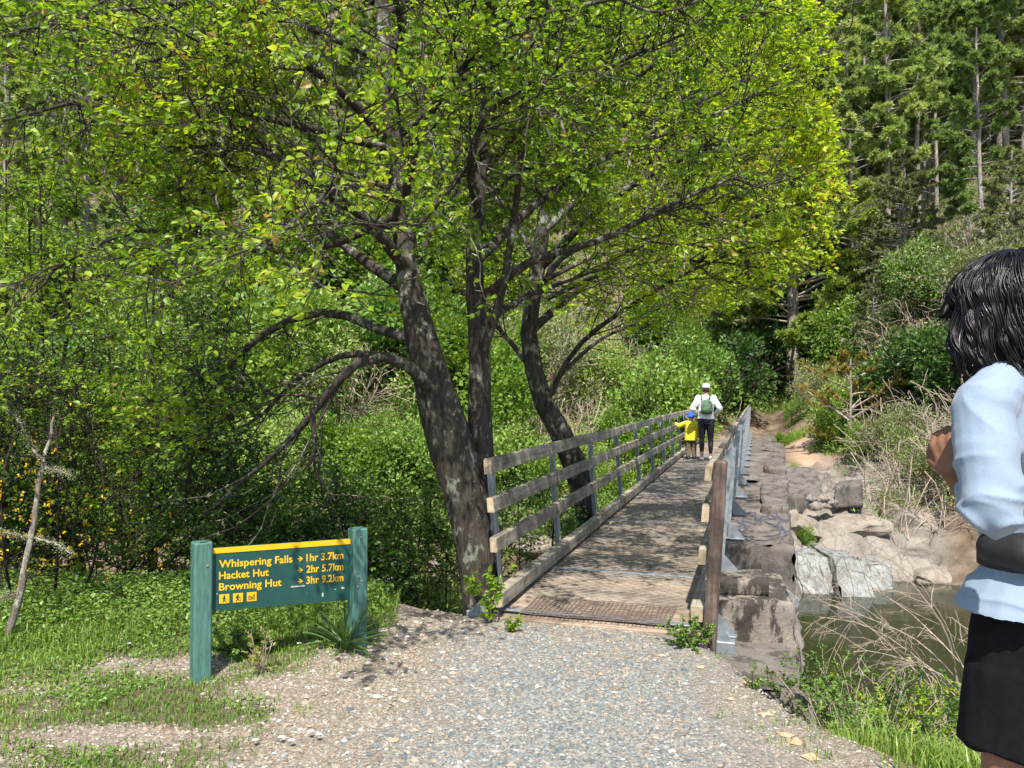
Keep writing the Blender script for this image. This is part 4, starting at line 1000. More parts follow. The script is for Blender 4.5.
# dark undershrubs behind the sign
sh_spec = [(235, 6.9, .95, 'dark shrub right behind the left sign post', mt_g), (300, 7.6, .8, 'dim green shrub behind the middle of the sign', mt_g), (375, 7.6, 1.35, 'leafy shrub filling the gap between sign and big trunk', mt_g),
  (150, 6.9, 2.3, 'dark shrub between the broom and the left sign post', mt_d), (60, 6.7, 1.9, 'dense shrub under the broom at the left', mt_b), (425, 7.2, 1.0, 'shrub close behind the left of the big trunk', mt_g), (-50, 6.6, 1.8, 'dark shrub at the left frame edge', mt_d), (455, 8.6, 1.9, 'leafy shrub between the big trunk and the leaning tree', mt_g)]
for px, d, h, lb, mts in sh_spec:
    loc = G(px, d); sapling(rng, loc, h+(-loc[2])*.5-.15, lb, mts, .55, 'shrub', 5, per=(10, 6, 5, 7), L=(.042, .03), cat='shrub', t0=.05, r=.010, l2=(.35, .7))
# yellow-flowering broom
loc = G(48, 6.4); loc[2] = float(height(loc[0], loc[1]))
br = sapling(rng, loc, 1.8, 'broom bush dotted with yellow flowers at the left edge', mt_d, .6, 'broom_bush', 9, per=(7, 5, 3, 5), L=(.022, .010), cat='bush', t0=.05, r=.012, l2=(.4, .8))
fb = MB(); N = 300; a = rng.normal(size=(N, 3))*np.array([.5, .2, .36])+np.array([-.1, -.55, .85]); a[:, 2] = np.clip(a[:, 2], .15, 1.8)
for k in range(4): leaves(fb, a+rng.normal(0, .007, a.shape), rng.normal(size=a.shape), rng.normal(size=a.shape), .026, .019, rng.random(N), .3)
fb.build('blossom', m_flower, br)
# dead lichen-crusted leaning stem on the left
T = empty('dead_tree', P(8, 642, 4.75)); o = np.array(T.location); tag(T, 'dead lichen-crusted stem leaning at the left edge of the grass', 'dead tree')
mb = MB(); lb_ = MB(); 
for pts, r0, r1 in (([(6, 648, 4.75), (22, 590, 4.75), (33, 530, 4.8), (42, 470, 4.9), (50, 440, 5.0), (54, 415, 5.1)], .026, .006), ([(30, 538, 4.8), (14, 534, 4.7), (-8, 530, 4.6)], .009, .003), ([(31, 537, 4.8), (48, 540, 4.8), (60, 545, 4.75), (72, 553, 4.7)], .009, .003), ([(20, 592, 4.75), (8, 596, 4.7), (-10, 600, 4.6)], .007, .003), ([(45, 462, 4.9), (30, 445, 4.9), (22, 425, 4.9), (8, 410, 4.9)], .009, .003), ([(46, 468, 4.9), (60, 470, 4.8), (74, 476, 4.7)], .007, .003)):
    q = np.array([P(*p) for p in pts])-o; p_, r_ = smooth_path(q, np.linspace(r0, r1, len(q)), 22); p_ += rng.normal(0, .004, p_.shape); tubes(mb, p_, r_, 8, rough=.3)
    A_ = np.repeat(p_, 22, 0)+rng.normal(0, .014, (len(p_)*22, 3)); leaves(lb_, A_, rng.normal(size=A_.shape), rng.normal(size=A_.shape), .011, .005, rng.random(len(A_)))
mb.build('stem', m_bark2, T, True); lb_.build('lichen', m_lich, T)

# ---- strap-leaved plant at the right sign post, small plants
def strap_plant(name, loc, n, h, wid, label, mat_, curl=1.0):
    T = MB(); loc = np.asarray(loc, float); m = 7
    for k in range(n):
        a = rng.random()*6.283; el = rng.uniform(.35, 1.4); l = h*rng.uniform(.6, 1.1); p = [np.array([rng.normal(0, .015), rng.normal(0, .015), 0])]; d = np.array([math.cos(a)*math.cos(el), math.sin(a)*math.cos(el), math.sin(el)])
        for s in range(m-1): d = nrm(d+np.array([0, 0, -.12*curl])); p.append(p[-1]+d*l/(m-1))
        p = np.array(p); sd = nrm(np.cross(d, [0, 0, 1])); w_ = wid*np.array([.5, .9, 1, 1, .85, .5, .03])*rng.uniform(.7, 1.2)
        V = np.concatenate([p-sd*w_[:, None]/2+[0, 0, .004], p-[0, 0, .006]*1, p+sd*w_[:, None]/2+[0, 0, .004]]).reshape(3, m, 3)
        V = V.transpose(1, 0, 2).reshape(-1, 3); f = [(3*i+j, 3*i+j+1, 3*i+j+4, 3*i+j+3) for i in range(m-1) for j in (0, 1)]
        T.add(V, f, np.clip(rng.normal(.55, .2), 0, 1))
    o = T.build(name, mat_); o.location = tuple(float(q) for q in loc); tag(o, label, 'plant'); return o
m_strap = leafmat('strap_leaf', [(0, (.06, .13, .03)), (.5, (.12, .22, .06)), (1, (.22, .32, .11))], .3)
x_, y_ = (352-512)/F*4.78, 4.6
strap_plant('strap_leaved_plant', (x_-.0, y_, float(height(x_, y_))), 44, .32, .02, 'long-leaved plant at the foot of the right sign post', m_strap)
def small_bush(name, loc, r, h, n, label, mats, L=.025, W=.014, cat='plant', group=None, flat=.4, stemn=16, flowers=0):
    loc = np.asarray(loc, float); T = empty(name, loc); tag(T, label, cat, group)
    p = np.zeros((stemn, 3)); a = rng.random(stemn)*6.283; d = np.stack([np.cos(a)*r, np.sin(a)*r, np.full(stemn, h)*rng.uniform(.6, 1.1, stemn)], -1)
    S = polyl(rng, p, d, np.linalg.norm(d, axis=1), 6, .12, .02); tw = MB(); tubes(tw, S, np.linspace(.004, .0015, 6)[None]*np.ones((stemn, 1))*max(1, h*2), 4)
    p, d, t = spawn(rng, S, 6, .1, 1, (.4, 1), .2); S2 = polyl(rng, p, d, rng.uniform(.15, .35, len(p))*h, 4, .2, .02); tubes(tw, S2, .0012*max(1, h*2), 3)
    lf = MB(); per = max(2, n//(len(S2))); leafy(rng, lf, S2, per, L, W, up=.5)
    tw.build('stems', mats[0], T); lf.build('leaves', mats[1], T)
    if flowers:
        fl = MB(); A_ = S2[rng.integers(0, len(S2), flowers), -1]
        for k in range(4): leaves(fl, A_, rng.normal(size=A_.shape), rng.normal(size=A_.shape), .014, .012, rng.random(flowers))
        fl.build('blossom', mats[2], T)
    return T
d = 5.0; gz_ = lambda x, y: float(height(x, y))
def GP(px, py, d, dz=0): x = (px-512)/F*d; return (x, d, gz_(x, d)+dz)
small_bush('low_bush', GP(690, 655, 4.72), .17, .13, 1500, 'low bright green bush at the foot of the timber end post', (m_barkd, m_weed), .022, .012)
small_bush('small_plant', GP(492, 610, 5.25), .06, .34, 200, 'upright leafy shoot at the base of the big trunk', (m_barkd, m_leaf1), .055, .03, stemn=4)
small_bush('small_plant', GP(509, 622, 4.98), .05, .09, 120, 'tiny leafy sprig beside the left kerb end', (m_barkd, m_leaf1), .03, .018, stemn=5)
m_red = leafmat('reddish_leaf', [(0, (.35, .12, .03)), (.4, (.30, .28, .05)), (1, (.20, .28, .05))], .35)
small_bush('small_plant', GP(262, 685, 4.2), .05, .26, 230, 'slender weed with reddish tips in front of the sign', (m_dead, m_red), .022, .012, stemn=5)
small_bush('small_plant', GP(238, 660, 4.5), .14, .14, 900, 'clump of rounded green weeds right of the left sign post', (m_barkd, m_weed), .03, .022, stemn=14)
small_bush('small_plant', GP(752, 692, 4.0), .05, .06, 130, 'tiny green tuft on the brown scree right of the path', (m_barkd, m_weed), .02, .012, stemn=6)
# daisies and scraps of white
for k, (px, py) in enumerate(((131, 645), (258, 645), (300, 650), (430, 632), (293, 745), (283, 742), (257, 745), (312, 735), (320, 738), (408, 640))):
    d = 1.5*F/(py-395); x = (px-512)/F*d; z = gz_(x, d)+.03; mb = MB(); a = np.arange(10)*.628
    leaves(mb, np.zeros((10, 3)), np.stack([np.cos(a), np.sin(a), 0*a+.2], -1), np.tile([0, 0, 1.], (10, 1)), .016, .009, .9); 
    if k == 0: m_white = simple('white_petal', (.75, .75, .70), .7, .05, 20, 0)
    o = mb.build('daisy', m_white); o.location = (x, d, z); tag(o, 'small white daisy low in the grass and gravel by the sign', 'flower', 'white daisies near the sign')

# ---- bushes and brush by the pool on the right
small_bush('pool_bush', GP(868, 660, 5.0), .5, .72, 11000, 'twiggy green bush with red berries in front of the pool', (m_dead, m_leaf3, m_red), .034, .016, 'bush', stemn=60, flowers=40)
small_bush('pool_bush', GP(930, 640, 5.1), .45, .80, 10000, 'yellow-green bush by the pool beside the hiker', (m_dead, m_leaf2, m_flower), .034, .016, 'bush', stemn=50)
small_bush('pool_bush', GP(842, 700, 4.55), .18, .42, 2600, 'slim leafy shoots at the outer corner of the footing slab', (m_dead, m_leaf3), .03, .014, 'bush', stemn=16)
small_bush('pool_bush', GP(985, 620, 5.4), .45, .95, 7000, 'green bush half hidden behind the hiker', (m_dead, m_leaf3), .034, .016, 'bush', stemn=24)
# bare dead branches over the pool
T = MB(); n = 9; c = P(962, 640, 5.3); a = rng.uniform(1.5, 4.2, n); d = np.stack([np.cos(a)*.55, rng.normal(0, .3, n), np.abs(np.sin(a))*.6+.6], -1)
S = polyl(rng, np.tile(c, (n, 1))+rng.normal(0, .05, (n, 3))-[0, 0, .35], d, rng.uniform(.7, 1.25, n), 10, .10, -.07); tubes(T, S, np.linspace(.007, .002, 10)[None]*np.ones((n, 1)), 4)
p, d, t = spawn(rng, S, 7, .3, 1, (.4, .9)); S2 = polyl(rng, p, d, rng.uniform(.15, .4, len(p)), 6, .15, -.08); tubes(T, S2, .0022, 3)
p, d, t = spawn(rng, S2, 4, .3, 1, (.4, .9)); S3 = polyl(rng, p, d, rng.uniform(.06, .18, len(p)), 4, .15, -.05); tubes(T, S3, .0015, 3)
o = T.build('dead_branches', m_dead); tag(o, 'bare pale dead branches arching over the pool beside the hiker', 'dead branches')

# ---- mid distance bushes (shared meshes)
def bush_mesh(seed, r, h, n, L, W, vm=.5, lobes=9, open_=.25):
    rs = np.random.default_rng(seed); C = rs.normal(size=(lobes, 3))*np.array([r*.42, r*.42, h*.16])+np.array([0, 0, h*.52]); C[:, 2] = np.clip(C[:, 2], h*.25, h*.8)
    rad = rs.uniform(.28, .48, lobes)*min(r, h*.7)*1.25
    k = rs.integers(0, lobes, n); u = nrm(rs.normal(size=(n, 3))); rr = rad[k]*(rs.random(n)**.35); cl = fbm(u[:, 0]*2.2+k, u[:, 1]*2.2, u[:, 2]*2.2, 2, seed)
    p = C[k]+u*(rr*(1+.35*cl))[:, None]; p[:, 2] = np.maximum(p[:, 2], rs.random(n)*h*.15); keep = cl > -open_; p, u, k = p[keep], u[keep], k[keep]
    d = u+rs.normal(0, .6, p.shape)+[0, 0, .3]; N_ = rs.normal(0, .6, p.shape)+u*.5+[0, 0, .6]
    mb = MB(); v = np.clip(vm+rs.normal(0, .15, len(p))+.10*rs.normal(size=lobes)[k], 0, 1); leaves(mb, p, d, N_, L*rs.uniform(.6, 1.2, len(p)), W*rs.uniform(.7, 1.2, len(p)), v)
    st = MB(); m = 12; a = rs.random(m)*6.28; dd = np.stack([np.cos(a)*r*.8, np.sin(a)*r*.8, np.full(m, h)], -1); S = polyl(rs, np.zeros((m, 3))-[0, 0, .2], dd, np.linalg.norm(dd, axis=1)*.8, 7, .12); tubes(st, S, np.linspace(.03, .008, 7)[None]*np.ones((m, 1))*max(.5, h/2), 4)
    p, d, t = spawn(rs, S, 6, .2, 1, (.4, 1)); S2 = polyl(rs, p, d, rs.uniform(.2, .45, len(p))*h, 5, .2); tubes(st, S2, .008*max(.5, h/2), 3)
    return mb, st
BMESH = {}
def get_bush(kind):
    if kind in BMESH: return BMESH[kind]
    sd = 200+len(BMESH)
    if kind == 'round': a, b = bush_mesh(sd, 1.0, 1.8, 8500, .10, .06, .72, 12); ml, mk = m_leaf3, m_barkd
    elif kind == 'olive': a, b = bush_mesh(sd, 1.0, 1.6, 7000, .085, .035, .5, 12, .1); ml, mk = m_olive, m_dead
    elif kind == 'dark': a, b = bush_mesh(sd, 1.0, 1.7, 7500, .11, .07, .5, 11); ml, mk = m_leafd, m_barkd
    elif kind == 'scrub': a, b = bush_mesh(sd, 1.0, 1.3, 6000, .085, .035, .6, 12, .1); ml, mk = m_scrub, m_dead
    elif kind == 'lime': a, b = bush_mesh(sd, 1.0, 1.7, 8000, .09, .06, .5, 12); ml, mk = m_lime, m_barkd
    BMESH[kind] = (a.mesh('leaves', [ml]), b.mesh('stems', [mk])); return BMESH[kind]
def bush(kind, px, py_base, d, s, label, group=None, name='bush', loc=None, cat='bush'):
    a, b = get_bush(kind)
    if loc is None: x = (px-512)/F*d; loc = (x, d, gz_(x, d)-.1)
    T = empty(name, loc, rng.random()*6.28); s = np.atleast_1d(s)*np.ones(3); T.scale = tuple(float(q) for q in s)
    tag(T, label, cat, group); link('leaves', a, T); link('stems', b, T); return T
for k, px, d, s, lb in [
 ('round', 850, 25, 1.15, 'bright green rounded bush beside the dirt track'), ('lime', 842, 24, .75, 'small lime-green bush at the front of the track-side thicket'), ('round', 885, 24, 1.0, 'mid-green bush right of the bright rounded one'),
 ('lime', 868, 21.5, .6, 'yellow-green low bush above the brown rocks'), ('olive', 905, 20, 1.0, 'grey-olive bush on the brushy bank left of the hiker'), ('scrub', 930, 18.5, .9, 'straw-coloured scrub just left of the hiker arm'),
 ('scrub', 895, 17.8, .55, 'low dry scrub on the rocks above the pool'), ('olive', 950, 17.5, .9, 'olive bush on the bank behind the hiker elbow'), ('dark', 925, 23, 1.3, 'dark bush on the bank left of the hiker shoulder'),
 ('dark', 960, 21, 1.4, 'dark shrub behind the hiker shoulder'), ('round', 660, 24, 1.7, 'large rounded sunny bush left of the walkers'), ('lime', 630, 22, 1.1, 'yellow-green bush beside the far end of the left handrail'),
 ('round', 700, 29, 1.9, 'big green bush behind the walkers'), ('lime', 655, 33, 1.6, 'lime bush on the slope above the big sunny bush'), ('round', 600, 27, 1.3, 'green bush on the slip left of the sunny bush'), ('lime', 615, 19.5, .55, 'low yellow-green bush on the far shore by the rail'),
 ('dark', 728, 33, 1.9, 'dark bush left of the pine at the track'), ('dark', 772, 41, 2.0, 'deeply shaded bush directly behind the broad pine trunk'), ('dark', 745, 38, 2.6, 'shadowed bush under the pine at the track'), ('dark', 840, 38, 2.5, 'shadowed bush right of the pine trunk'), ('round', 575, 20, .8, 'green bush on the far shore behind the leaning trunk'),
 ('round', 520, 19, 1.1, 'sunlit bush across the stream behind the big trunk'), ('lime', 455, 20, 1.2, 'lime bush across the stream left of the big trunk'), ('round', 400, 18.5, 1.2, 'bright bush across the stream above the pale boulder'), ('lime', 345, 19, 1.3, 'yellow-green bush across the stream right of the sign post'),
 ('scrub', 300, 20, 1.3, 'dry scrub across the stream behind the sign'), ('round', 240, 18, 1.3, 'green bush across the stream above the left sign post'), ('lime', 170, 18, 1.4, 'yellow-green bush across the stream left of the sign'), ('round', 95, 18, 1.6, 'green bush across the stream behind the broom'), ('round', 20, 17, 1.7, 'green bush across the stream at the left edge'),
 ('scrub', 560, 30, 1.6, 'pinkish dry scrub on the slip behind the leaning tree'), ('scrub', 610, 38, 1.9, 'straw scrub high on the slip'), ('olive', 820, 30, 1.1, 'olive bush at the right of the track under the pine'), ('scrub', 795, 21, .25, 'tuft of dry growth on the weir side'),
 ('lime', 803, 16.2, .28, 'small green plant growing in the rock cleft by the weir'), ('lime', 783, 27, .3, 'small green clump at the weir far end')]:
    bush(k, px, None, d, s, lb)
rs_ = np.random.default_rng(91)
for k, (px, d, s, kd) in enumerate(((-60, 21, 2.2, 'round'), (60, 22, 2.4, 'lime'), (140, 24, 2.2, 'round'), (215, 22, 2.0, 'lime'), (285, 25, 2.4, 'round'), (350, 24, 2.0, 'scrub'), (410, 26, 2.4, 'round'), (480, 24, 2.0, 'lime'), (540, 26, 2.0, 'olive'),
    (20, 29, 2.8, 'round'), (120, 31, 2.8, 'olive'), (240, 30, 2.6, 'round'), (330, 32, 2.8, 'lime'), (440, 33, 2.8, 'round'), (520, 34, 2.4, 'scrub'), (590, 45, 2.6, 'scrub'), (650, 46, 2.4, 'olive'), (700, 44, 2.4, 'scrub'), (760, 46, 2.8, 'round'), (840, 34, 1.8, 'round'), (870, 37, 2.2, 'olive'), (930, 29, 1.6, 'round'), (985, 25, 1.7, 'olive'), (1030, 22, 1.8, 'round'))):
    left_ = px < 560
    bush(kd, px, None, d, s, 'tall scrub thicket on the hillside glimpsed through the leaves left of the bridge' if left_ else 'tall scrub thicket on the hillside right of the leaning tree', 'thickets on the left hillside' if left_ else 'thickets on the right hillside')
# ---- conifers (shared meshes)
def tuft(rs, mb, C, D, n, L, W, var):
    k = len(C); d = nrm(D[:, None]*.8+rs.normal(0, .75, (k, n, 3))); p = np.repeat(C[:, None], n, 1)
    leaves(mb, p.reshape(-1, 3), d.reshape(-1, 3), rs.normal(size=(k*n, 3)), L*rs.uniform(.6, 1.1, k*n), W, np.clip(np.repeat(var, n)+rs.normal(0, .08, k*n), 0, 1), .05)
def pine_mesh(seed, H, r, t0, blen, whorl=.55, per=4, tf=7, nn_=13, L=.27, W=.075, droop=-.01, dens=1.0, up=.15, dead=True, side=4):
    rs = np.random.default_rng(seed); tr = MB(); cr = MB(); br = MB()
    z = np.linspace(-.8, H, 14); cx = np.cumsum(rs.normal(0, .02*H/14, (14, 2)), 0); PT = np.column_stack([cx, z]); R = np.interp(z, [-.8, 0, H], [r*1.2, r, .03])
    tubes(tr, PT, R, 9, rough=.12, seed=seed)
    zs = np.arange(t0*H, H-.2, whorl); P0 = []; D0 = []; LL = []
    for q in zs:
        f = (q-t0*H)/(H*(1-t0)); ln = blen*(np.interp(f, [0, .2, .6, 1], [.65, 1, .75, .15]))
        for k in range(per):
            a = rs.random()*6.283; P0.append([np.interp(q, z, cx[:, 0]), np.interp(q, z, cx[:, 1]), q+rs.normal(0, .1)]); D0.append([math.cos(a), math.sin(a), up+rs.normal(0, .12)+.5*f]); LL.append(ln*rs.uniform(.55, 1.15))
    P0, D0, LL = map(np.array, (P0, D0, LL)); S = polyl(rs, P0, D0, LL, 7, .09, droop); tubes(br, S, np.linspace(1, .3, 7)[None]*(.012+.012*LL)[:, None], 4)
    p, d, t = spawn(rs, S, side, .35, 1, (.5, .9), .6); S2 = polyl(rs, p, d, rs.uniform(.25, .5, len(p))*np.repeat(LL, side)*(1.1-.5*t)*.8, 4, .12, .03); tubes(br, S2, .009, 3)
    p, d, t = spawn(rs, S2, tf, .25, 1, (.2, .7)); bv = np.repeat(rs.normal(0, .13, len(S2)), tf); tuft(rs, cr, p, d+[0, 0, .35], nn_, L, W, .5+bv)
    p, d, t = spawn(rs, S, tf, .5, 1, (.2, .7)); tuft(rs, cr, p, d+[0, 0, .35], nn_, L, W, np.full(len(p), .5))
    if dead:
        n = 26; zz = rs.uniform(.08, t0+.05, n)*H; a = rs.random(n)*6.28; P0 = np.column_stack([np.interp(zz, z, cx[:, 0]), np.interp(zz, z, cx[:, 1]), zz]); D0 = np.column_stack([np.cos(a), np.sin(a), rs.normal(0, .15, n)])
        S = polyl(rs, P0, D0, rs.uniform(.5, 1.6, n), 6, .15, -.02); tubes(tr, S, np.linspace(.02, .006, 6)[None]*np.ones((n, 1)), 3); p, d, t = spawn(rs, S, 3, .3, 1, (.4, .9)); tubes(tr, polyl(rs, p, d, rs.uniform(.2, .5, len(p)), 4, .2), .006, 3)
    return tr, br, cr
PM = {}
def pine_kind(k):
    if k in PM: return PM[k]
    spec = {'tall1': dict(seed=301, H=15, r=.17, t0=.32, blen=2.2, tf=9), 'tall2': dict(seed=302, H=17, r=.2, t0=.40, blen=2.4, tf=9), 'tall3': dict(seed=303, H=13, r=.14, t0=.2, blen=2.0, tf=9),
            'tall4': dict(seed=304, H=16, r=.17, t0=.15, blen=2.5, tf=9),
            'big': dict(seed=305, H=15, r=.36, t0=.155, blen=4.3, per=6, tf=8, whorl=.5, L=.30, W=.08, side=7, dead=False, up=.12, droop=-.015),
            'cone': dict(seed=306, H=6.5, r=.09, t0=.03, blen=2.0, whorl=.26, per=6, tf=8, nn_=9, L=.15, W=.04, droop=-.03, dead=False, up=.0),
            'gold': dict(seed=307, H=3.2, r=.05, t0=.25, blen=1.9, whorl=.42, per=3, tf=11, nn_=9, L=.13, W=.035, dead=False, up=.35, side=5, droop=.02),
            'bare': dict(seed=308, H=12, r=.13, t0=.7, blen=1.3, tf=4)}[k]
    tr, br, cr = pine_mesh(**spec); mn = {'cone': m_olive, 'gold': m_gold, 'big': m_bigp}.get(k, m_need)
    PM[k] = (tr.mesh('trunk', [m_barkp if k != 'big' else m_bark2], True), cr.mesh('crown', [mn]), br.mesh('branches', [m_barkp if k not in ('gold', 'big') else m_dead])); return PM[k]
def pine(kind, px, d, s, label, group=None, name='pine_tree', dz=0, lean=0):
    t, c, b = pine_kind(kind); x = (px-512)/F*d; T = empty(name, (x, d, gz_(x, d)-.3+dz), rng.random()*6.28); T.scale = (s,)*3; T.rotation_euler[0] = rng.normal(0, .02)+lean
    tag(T, label, 'tree', group); link('trunk', t, T); cc = link('crown', c, T); link('branches', b, cc); return T
BIG = pine('big', 794, 36.5, 1.0, 'broad pine with a thick trunk carrying the small sign at the end of the track')
for a in [('cone', 905, 33, 1.0, 'conical olive-green conifer on the slope left of the hiker head'), ('gold', 851, 23.2, .95, 'golden-leaved young conifer with spreading arms above the bright bush'), ('cone', 872, 29, .6, 'small greyish conifer below the conical olive one'),
          ('big', 715, 46, .8, 'pale green pine on the slope above the walkers'), ('bare', 938, 40, .9, 'mostly bare grey trunk right of the conical conifer'), ('bare', 913, 42, 1.0, 'bare thin trunk behind the conical conifer'),
          ('tall3', 985, 30, .8, 'pine directly above the hiker head'), ('cone', 780, 44, 1.0, 'olive conifer behind the broad pine'), ('tall4', 850, 46, .9, 'pale pine between the bright crown and the dark forest'), ('cone', 1010, 26, .8, 'olive conifer behind the hiker hair'),
          ('tall4', 560, 42, .7, 'pine on the slip behind the leaning tree'), ('bare', 683, 40, .6, 'short bare snag on the slope above the sunny bush')]:
    pine(*a)
rs = np.random.default_rng(17); kinds = ['tall1', 'tall2', 'tall3', 'tall4']
n = 0
for row, (d, px0, px1, step) in enumerate(((38, 830, 1100, 30), (43, 800, 1120, 24), (48, 640, 1150, 28), (54, 560, 1150, 30), (61, 600, 1150, 34), (70, 560, 1180, 40), (80, 560, 1200, 46))):
    for px in np.arange(px0, px1, step):
        q = px+rs.normal(0, 9); dd = d+rs.normal(0, 1.8)
        if row < 2 and q < 840: continue
        pine(kinds[rs.integers(0, 4)], q, dd, rs.uniform(.8, 1.25), 'tall pine with grey trunk in the dense forest on the right-hand slope', 'pines of the forest on the right-hand slope')
for row, (d, step) in enumerate(((33, 55), (41, 50), (50, 55), (62, 60))):
    for px in np.arange(-120+row*20, 560, step):
        q = px+rs.normal(0, 12)
        pine(kinds[rs.integers(0, 4)], q, d+rs.normal(0, 1.8), rs.uniform(.8, 1.15), 'tall pine glimpsed through the leaves on the left-hand hillside', 'pines on the left-hand hillside')
# ---- hillside scrub: one mass
rs = np.random.default_rng(23); hs = MB(); N = 9000
yy = 17+rs.random(N)**1.25*55; aa = rs.uniform(-.78, .82, N); xx = aa*yy
dn = fbm(xx*.3, yy*.3, 0, 3, 71)
rk_ = (aa > .315) & (aa < .56) & (yy < 22); tk = np.abs(aa-np.interp(yy, [18, 24, 30, 38], [.405, .375, .36, .345])) < .035
brd = np.abs(.954*(xx-.562)-.299*(yy-5.22)-.7) < 1.6
keep = ~(rk_ & (rs.random(N) < .93)) & ~(tk & (yy < 31)) & ~(brd & (yy < 35)) & (height(xx, yy) > -2.0); xx, yy, dn, aa = xx[keep], yy[keep], dn[keep], aa[keep]
zz = height(xx, yy); n = len(xx); M = 75; size = rs.uniform(.35, 1.0, n)*(1+.3*dn)*np.where((aa > .3) & (yy < 30), .75, 1)
u = nrm(rs.normal(size=(n, M, 3))); u[..., 2] = np.abs(u[..., 2]); p = np.stack([xx, yy, zz], -1)[:, None]+u*(size[:, None, None]*rs.random((n, M, 1))**.4)*np.array([1, 1, 1.0])
slip = np.exp(-(((aa-.11)/.09)**2+((yy-30)/9)**2)); rt = smooth01(.44, .52, aa)*smooth01(36, 24, yy)
tone = np.clip(.36+.20*dn+.40*slip+.22*rt+rs.normal(0, .13, n)-.08*(yy > 45), .02, 1); lv = np.clip(tone[:, None]+rs.normal(0, .07, (n, M)), 0, 1)
sc = (yy/25)**.5
leaves(hs, p.reshape(-1, 3), (u+rs.normal(0, .7, u.shape)).reshape(-1, 3), rs.normal(size=(n*M, 3))+[0, 0, .5], (rs.uniform(.06, .17, (n, M))*sc[:, None]).ravel(), (rs.uniform(.02, .07, (n, M))*sc[:, None]).ravel(), lv.ravel(), .1)
tag(hs.build('hillside_undergrowth', m_scrub), 'mixed green and straw-coloured undergrowth covering the slopes', kind='stuff')
# bracket: dry stalks on the right bank and the slip
st = MB(); n = 1500; a_ = np.where(rs.random(n) < .45, rs.normal(.11, .06, n), rs.uniform(.46, .62, n)); y_ = np.where(a_ < .3, rs.uniform(22, 40, n), rs.uniform(16.5, 34, n)); x_ = a_*y_; p = np.stack([x_, y_, height(x_, y_)], -1)
S = polyl(rs, p, rs.normal(0, .5, (n, 3))+[0, 0, 1], rs.uniform(.6, 1.8, n), 5, .2, -.05); tubes(st, S, .011, 3); p, d, t = spawn(rs, S, 3, .3, 1, (.4, 1)); tubes(st, polyl(rs, p, d, rs.uniform(.2, .6, len(p)), 4, .2, -.05), .007, 3)
tag(st.build('dry_stalks', m_dead), 'tangle of pale dry stalks on the sunny banks', kind='stuff')
# grass on the far shore and near the track
fg = MB(); N = 42000; yy = rs.uniform(16.5, 38, N); aa = np.where(rs.random(N) < .5, rs.uniform(-.2, .27, N), np.where(rs.random(N) < .5, rs.normal(.36, .012, N), rs.uniform(.27, .42, N))); xx = aa*yy
keep = (height(xx, yy) > -2.1) & (fbm(xx*.6, yy*.6, 0, 3, 33) > -.05+.3*(aa > .3)) & ~((aa > .30) & (yy < 23)); xx, yy = xx[keep], yy[keep]
brd = (np.abs(.954*(xx-.562)-.299*(yy-5.22)-.7) < 1.45)&(yy < 35); xx, yy = xx[~brd], yy[~brd]
blades(fg, xx, yy, rs.uniform(.08, .3, len(xx)), rs.uniform(.012, .03, len(xx)), np.clip(rs.normal(.62, .15, len(xx)), 0, 1), .8)
N = 9000; y2 = rs.uniform(32.5, 38, N); a2 = rs.uniform(.29, .43, N); x2 = a2*y2; k2 = (fbm(x2*.8, y2*.8, 0, 3, 37) > -.25) & ~((np.abs(.954*(x2-.562)-.299*(y2-5.22)-.7) < 1.45) & (y2 < 34.5))
x2, y2 = x2[k2], y2[k2]; blades(fg, x2, y2, rs.uniform(.08, .28, len(x2)), rs.uniform(.015, .04, len(x2)), np.clip(rs.normal(.5, .15, len(x2)), 0, 1), .8)
tag(fg.build('far_grass', m_grass), 'bright grass on the far shore beside the bridge', kind='stuff')
# needle litter and stump with the little sign at the pine
x, d = (806-512)/F*35.3, 35.3; mb = MB(); zb = gz_(x, d)-.2; tubes(mb, np.array([[0, 0, 0], [0, 0, .4], [.02, 0, 1.0], [.03, 0, 1.35]]), np.array([.30, .24, .22, .21]), 14, rough=.15, cap=True)
o = mb.build('stump', m_bark2, None, True); o.location = (x, d, zb); tag(o, 'short cut stump standing right of the broad pine trunk', 'stump')
x, d = (792-512)/F*35.9, 35.9; z0 = CZ+(395-379)/F*d
S_ = empty('trail_marker', (x, d, z0)); tag(S_, 'small green board with yellow top strip fixed to the broad pine trunk', 'sign')
mb = MB(); bevel_box(mb, (0, -.10, -.08), (.30, 0, 0), (0, .015, 0), (0, 0, .15), .004); mb.build('board', m_panel, S_)
mb = MB(); bevel_box(mb, (0, -.118, .1), (.30, 0, 0), (0, .003, 0), (0, 0, .03), .001); bevel_box(mb, (-.2, -.118, .0), (.05, 0, 0), (0, .003, 0), (0, 0, .03), .001); mb.build('yellow_band', m_yel, S_)
mb = MB(); bevel_box(mb, (0, -.03, -.08), (.05, 0, 0), (0, .07, 0), (0, 0, .10), .004); mb.build('mount', m_barkd, S_)
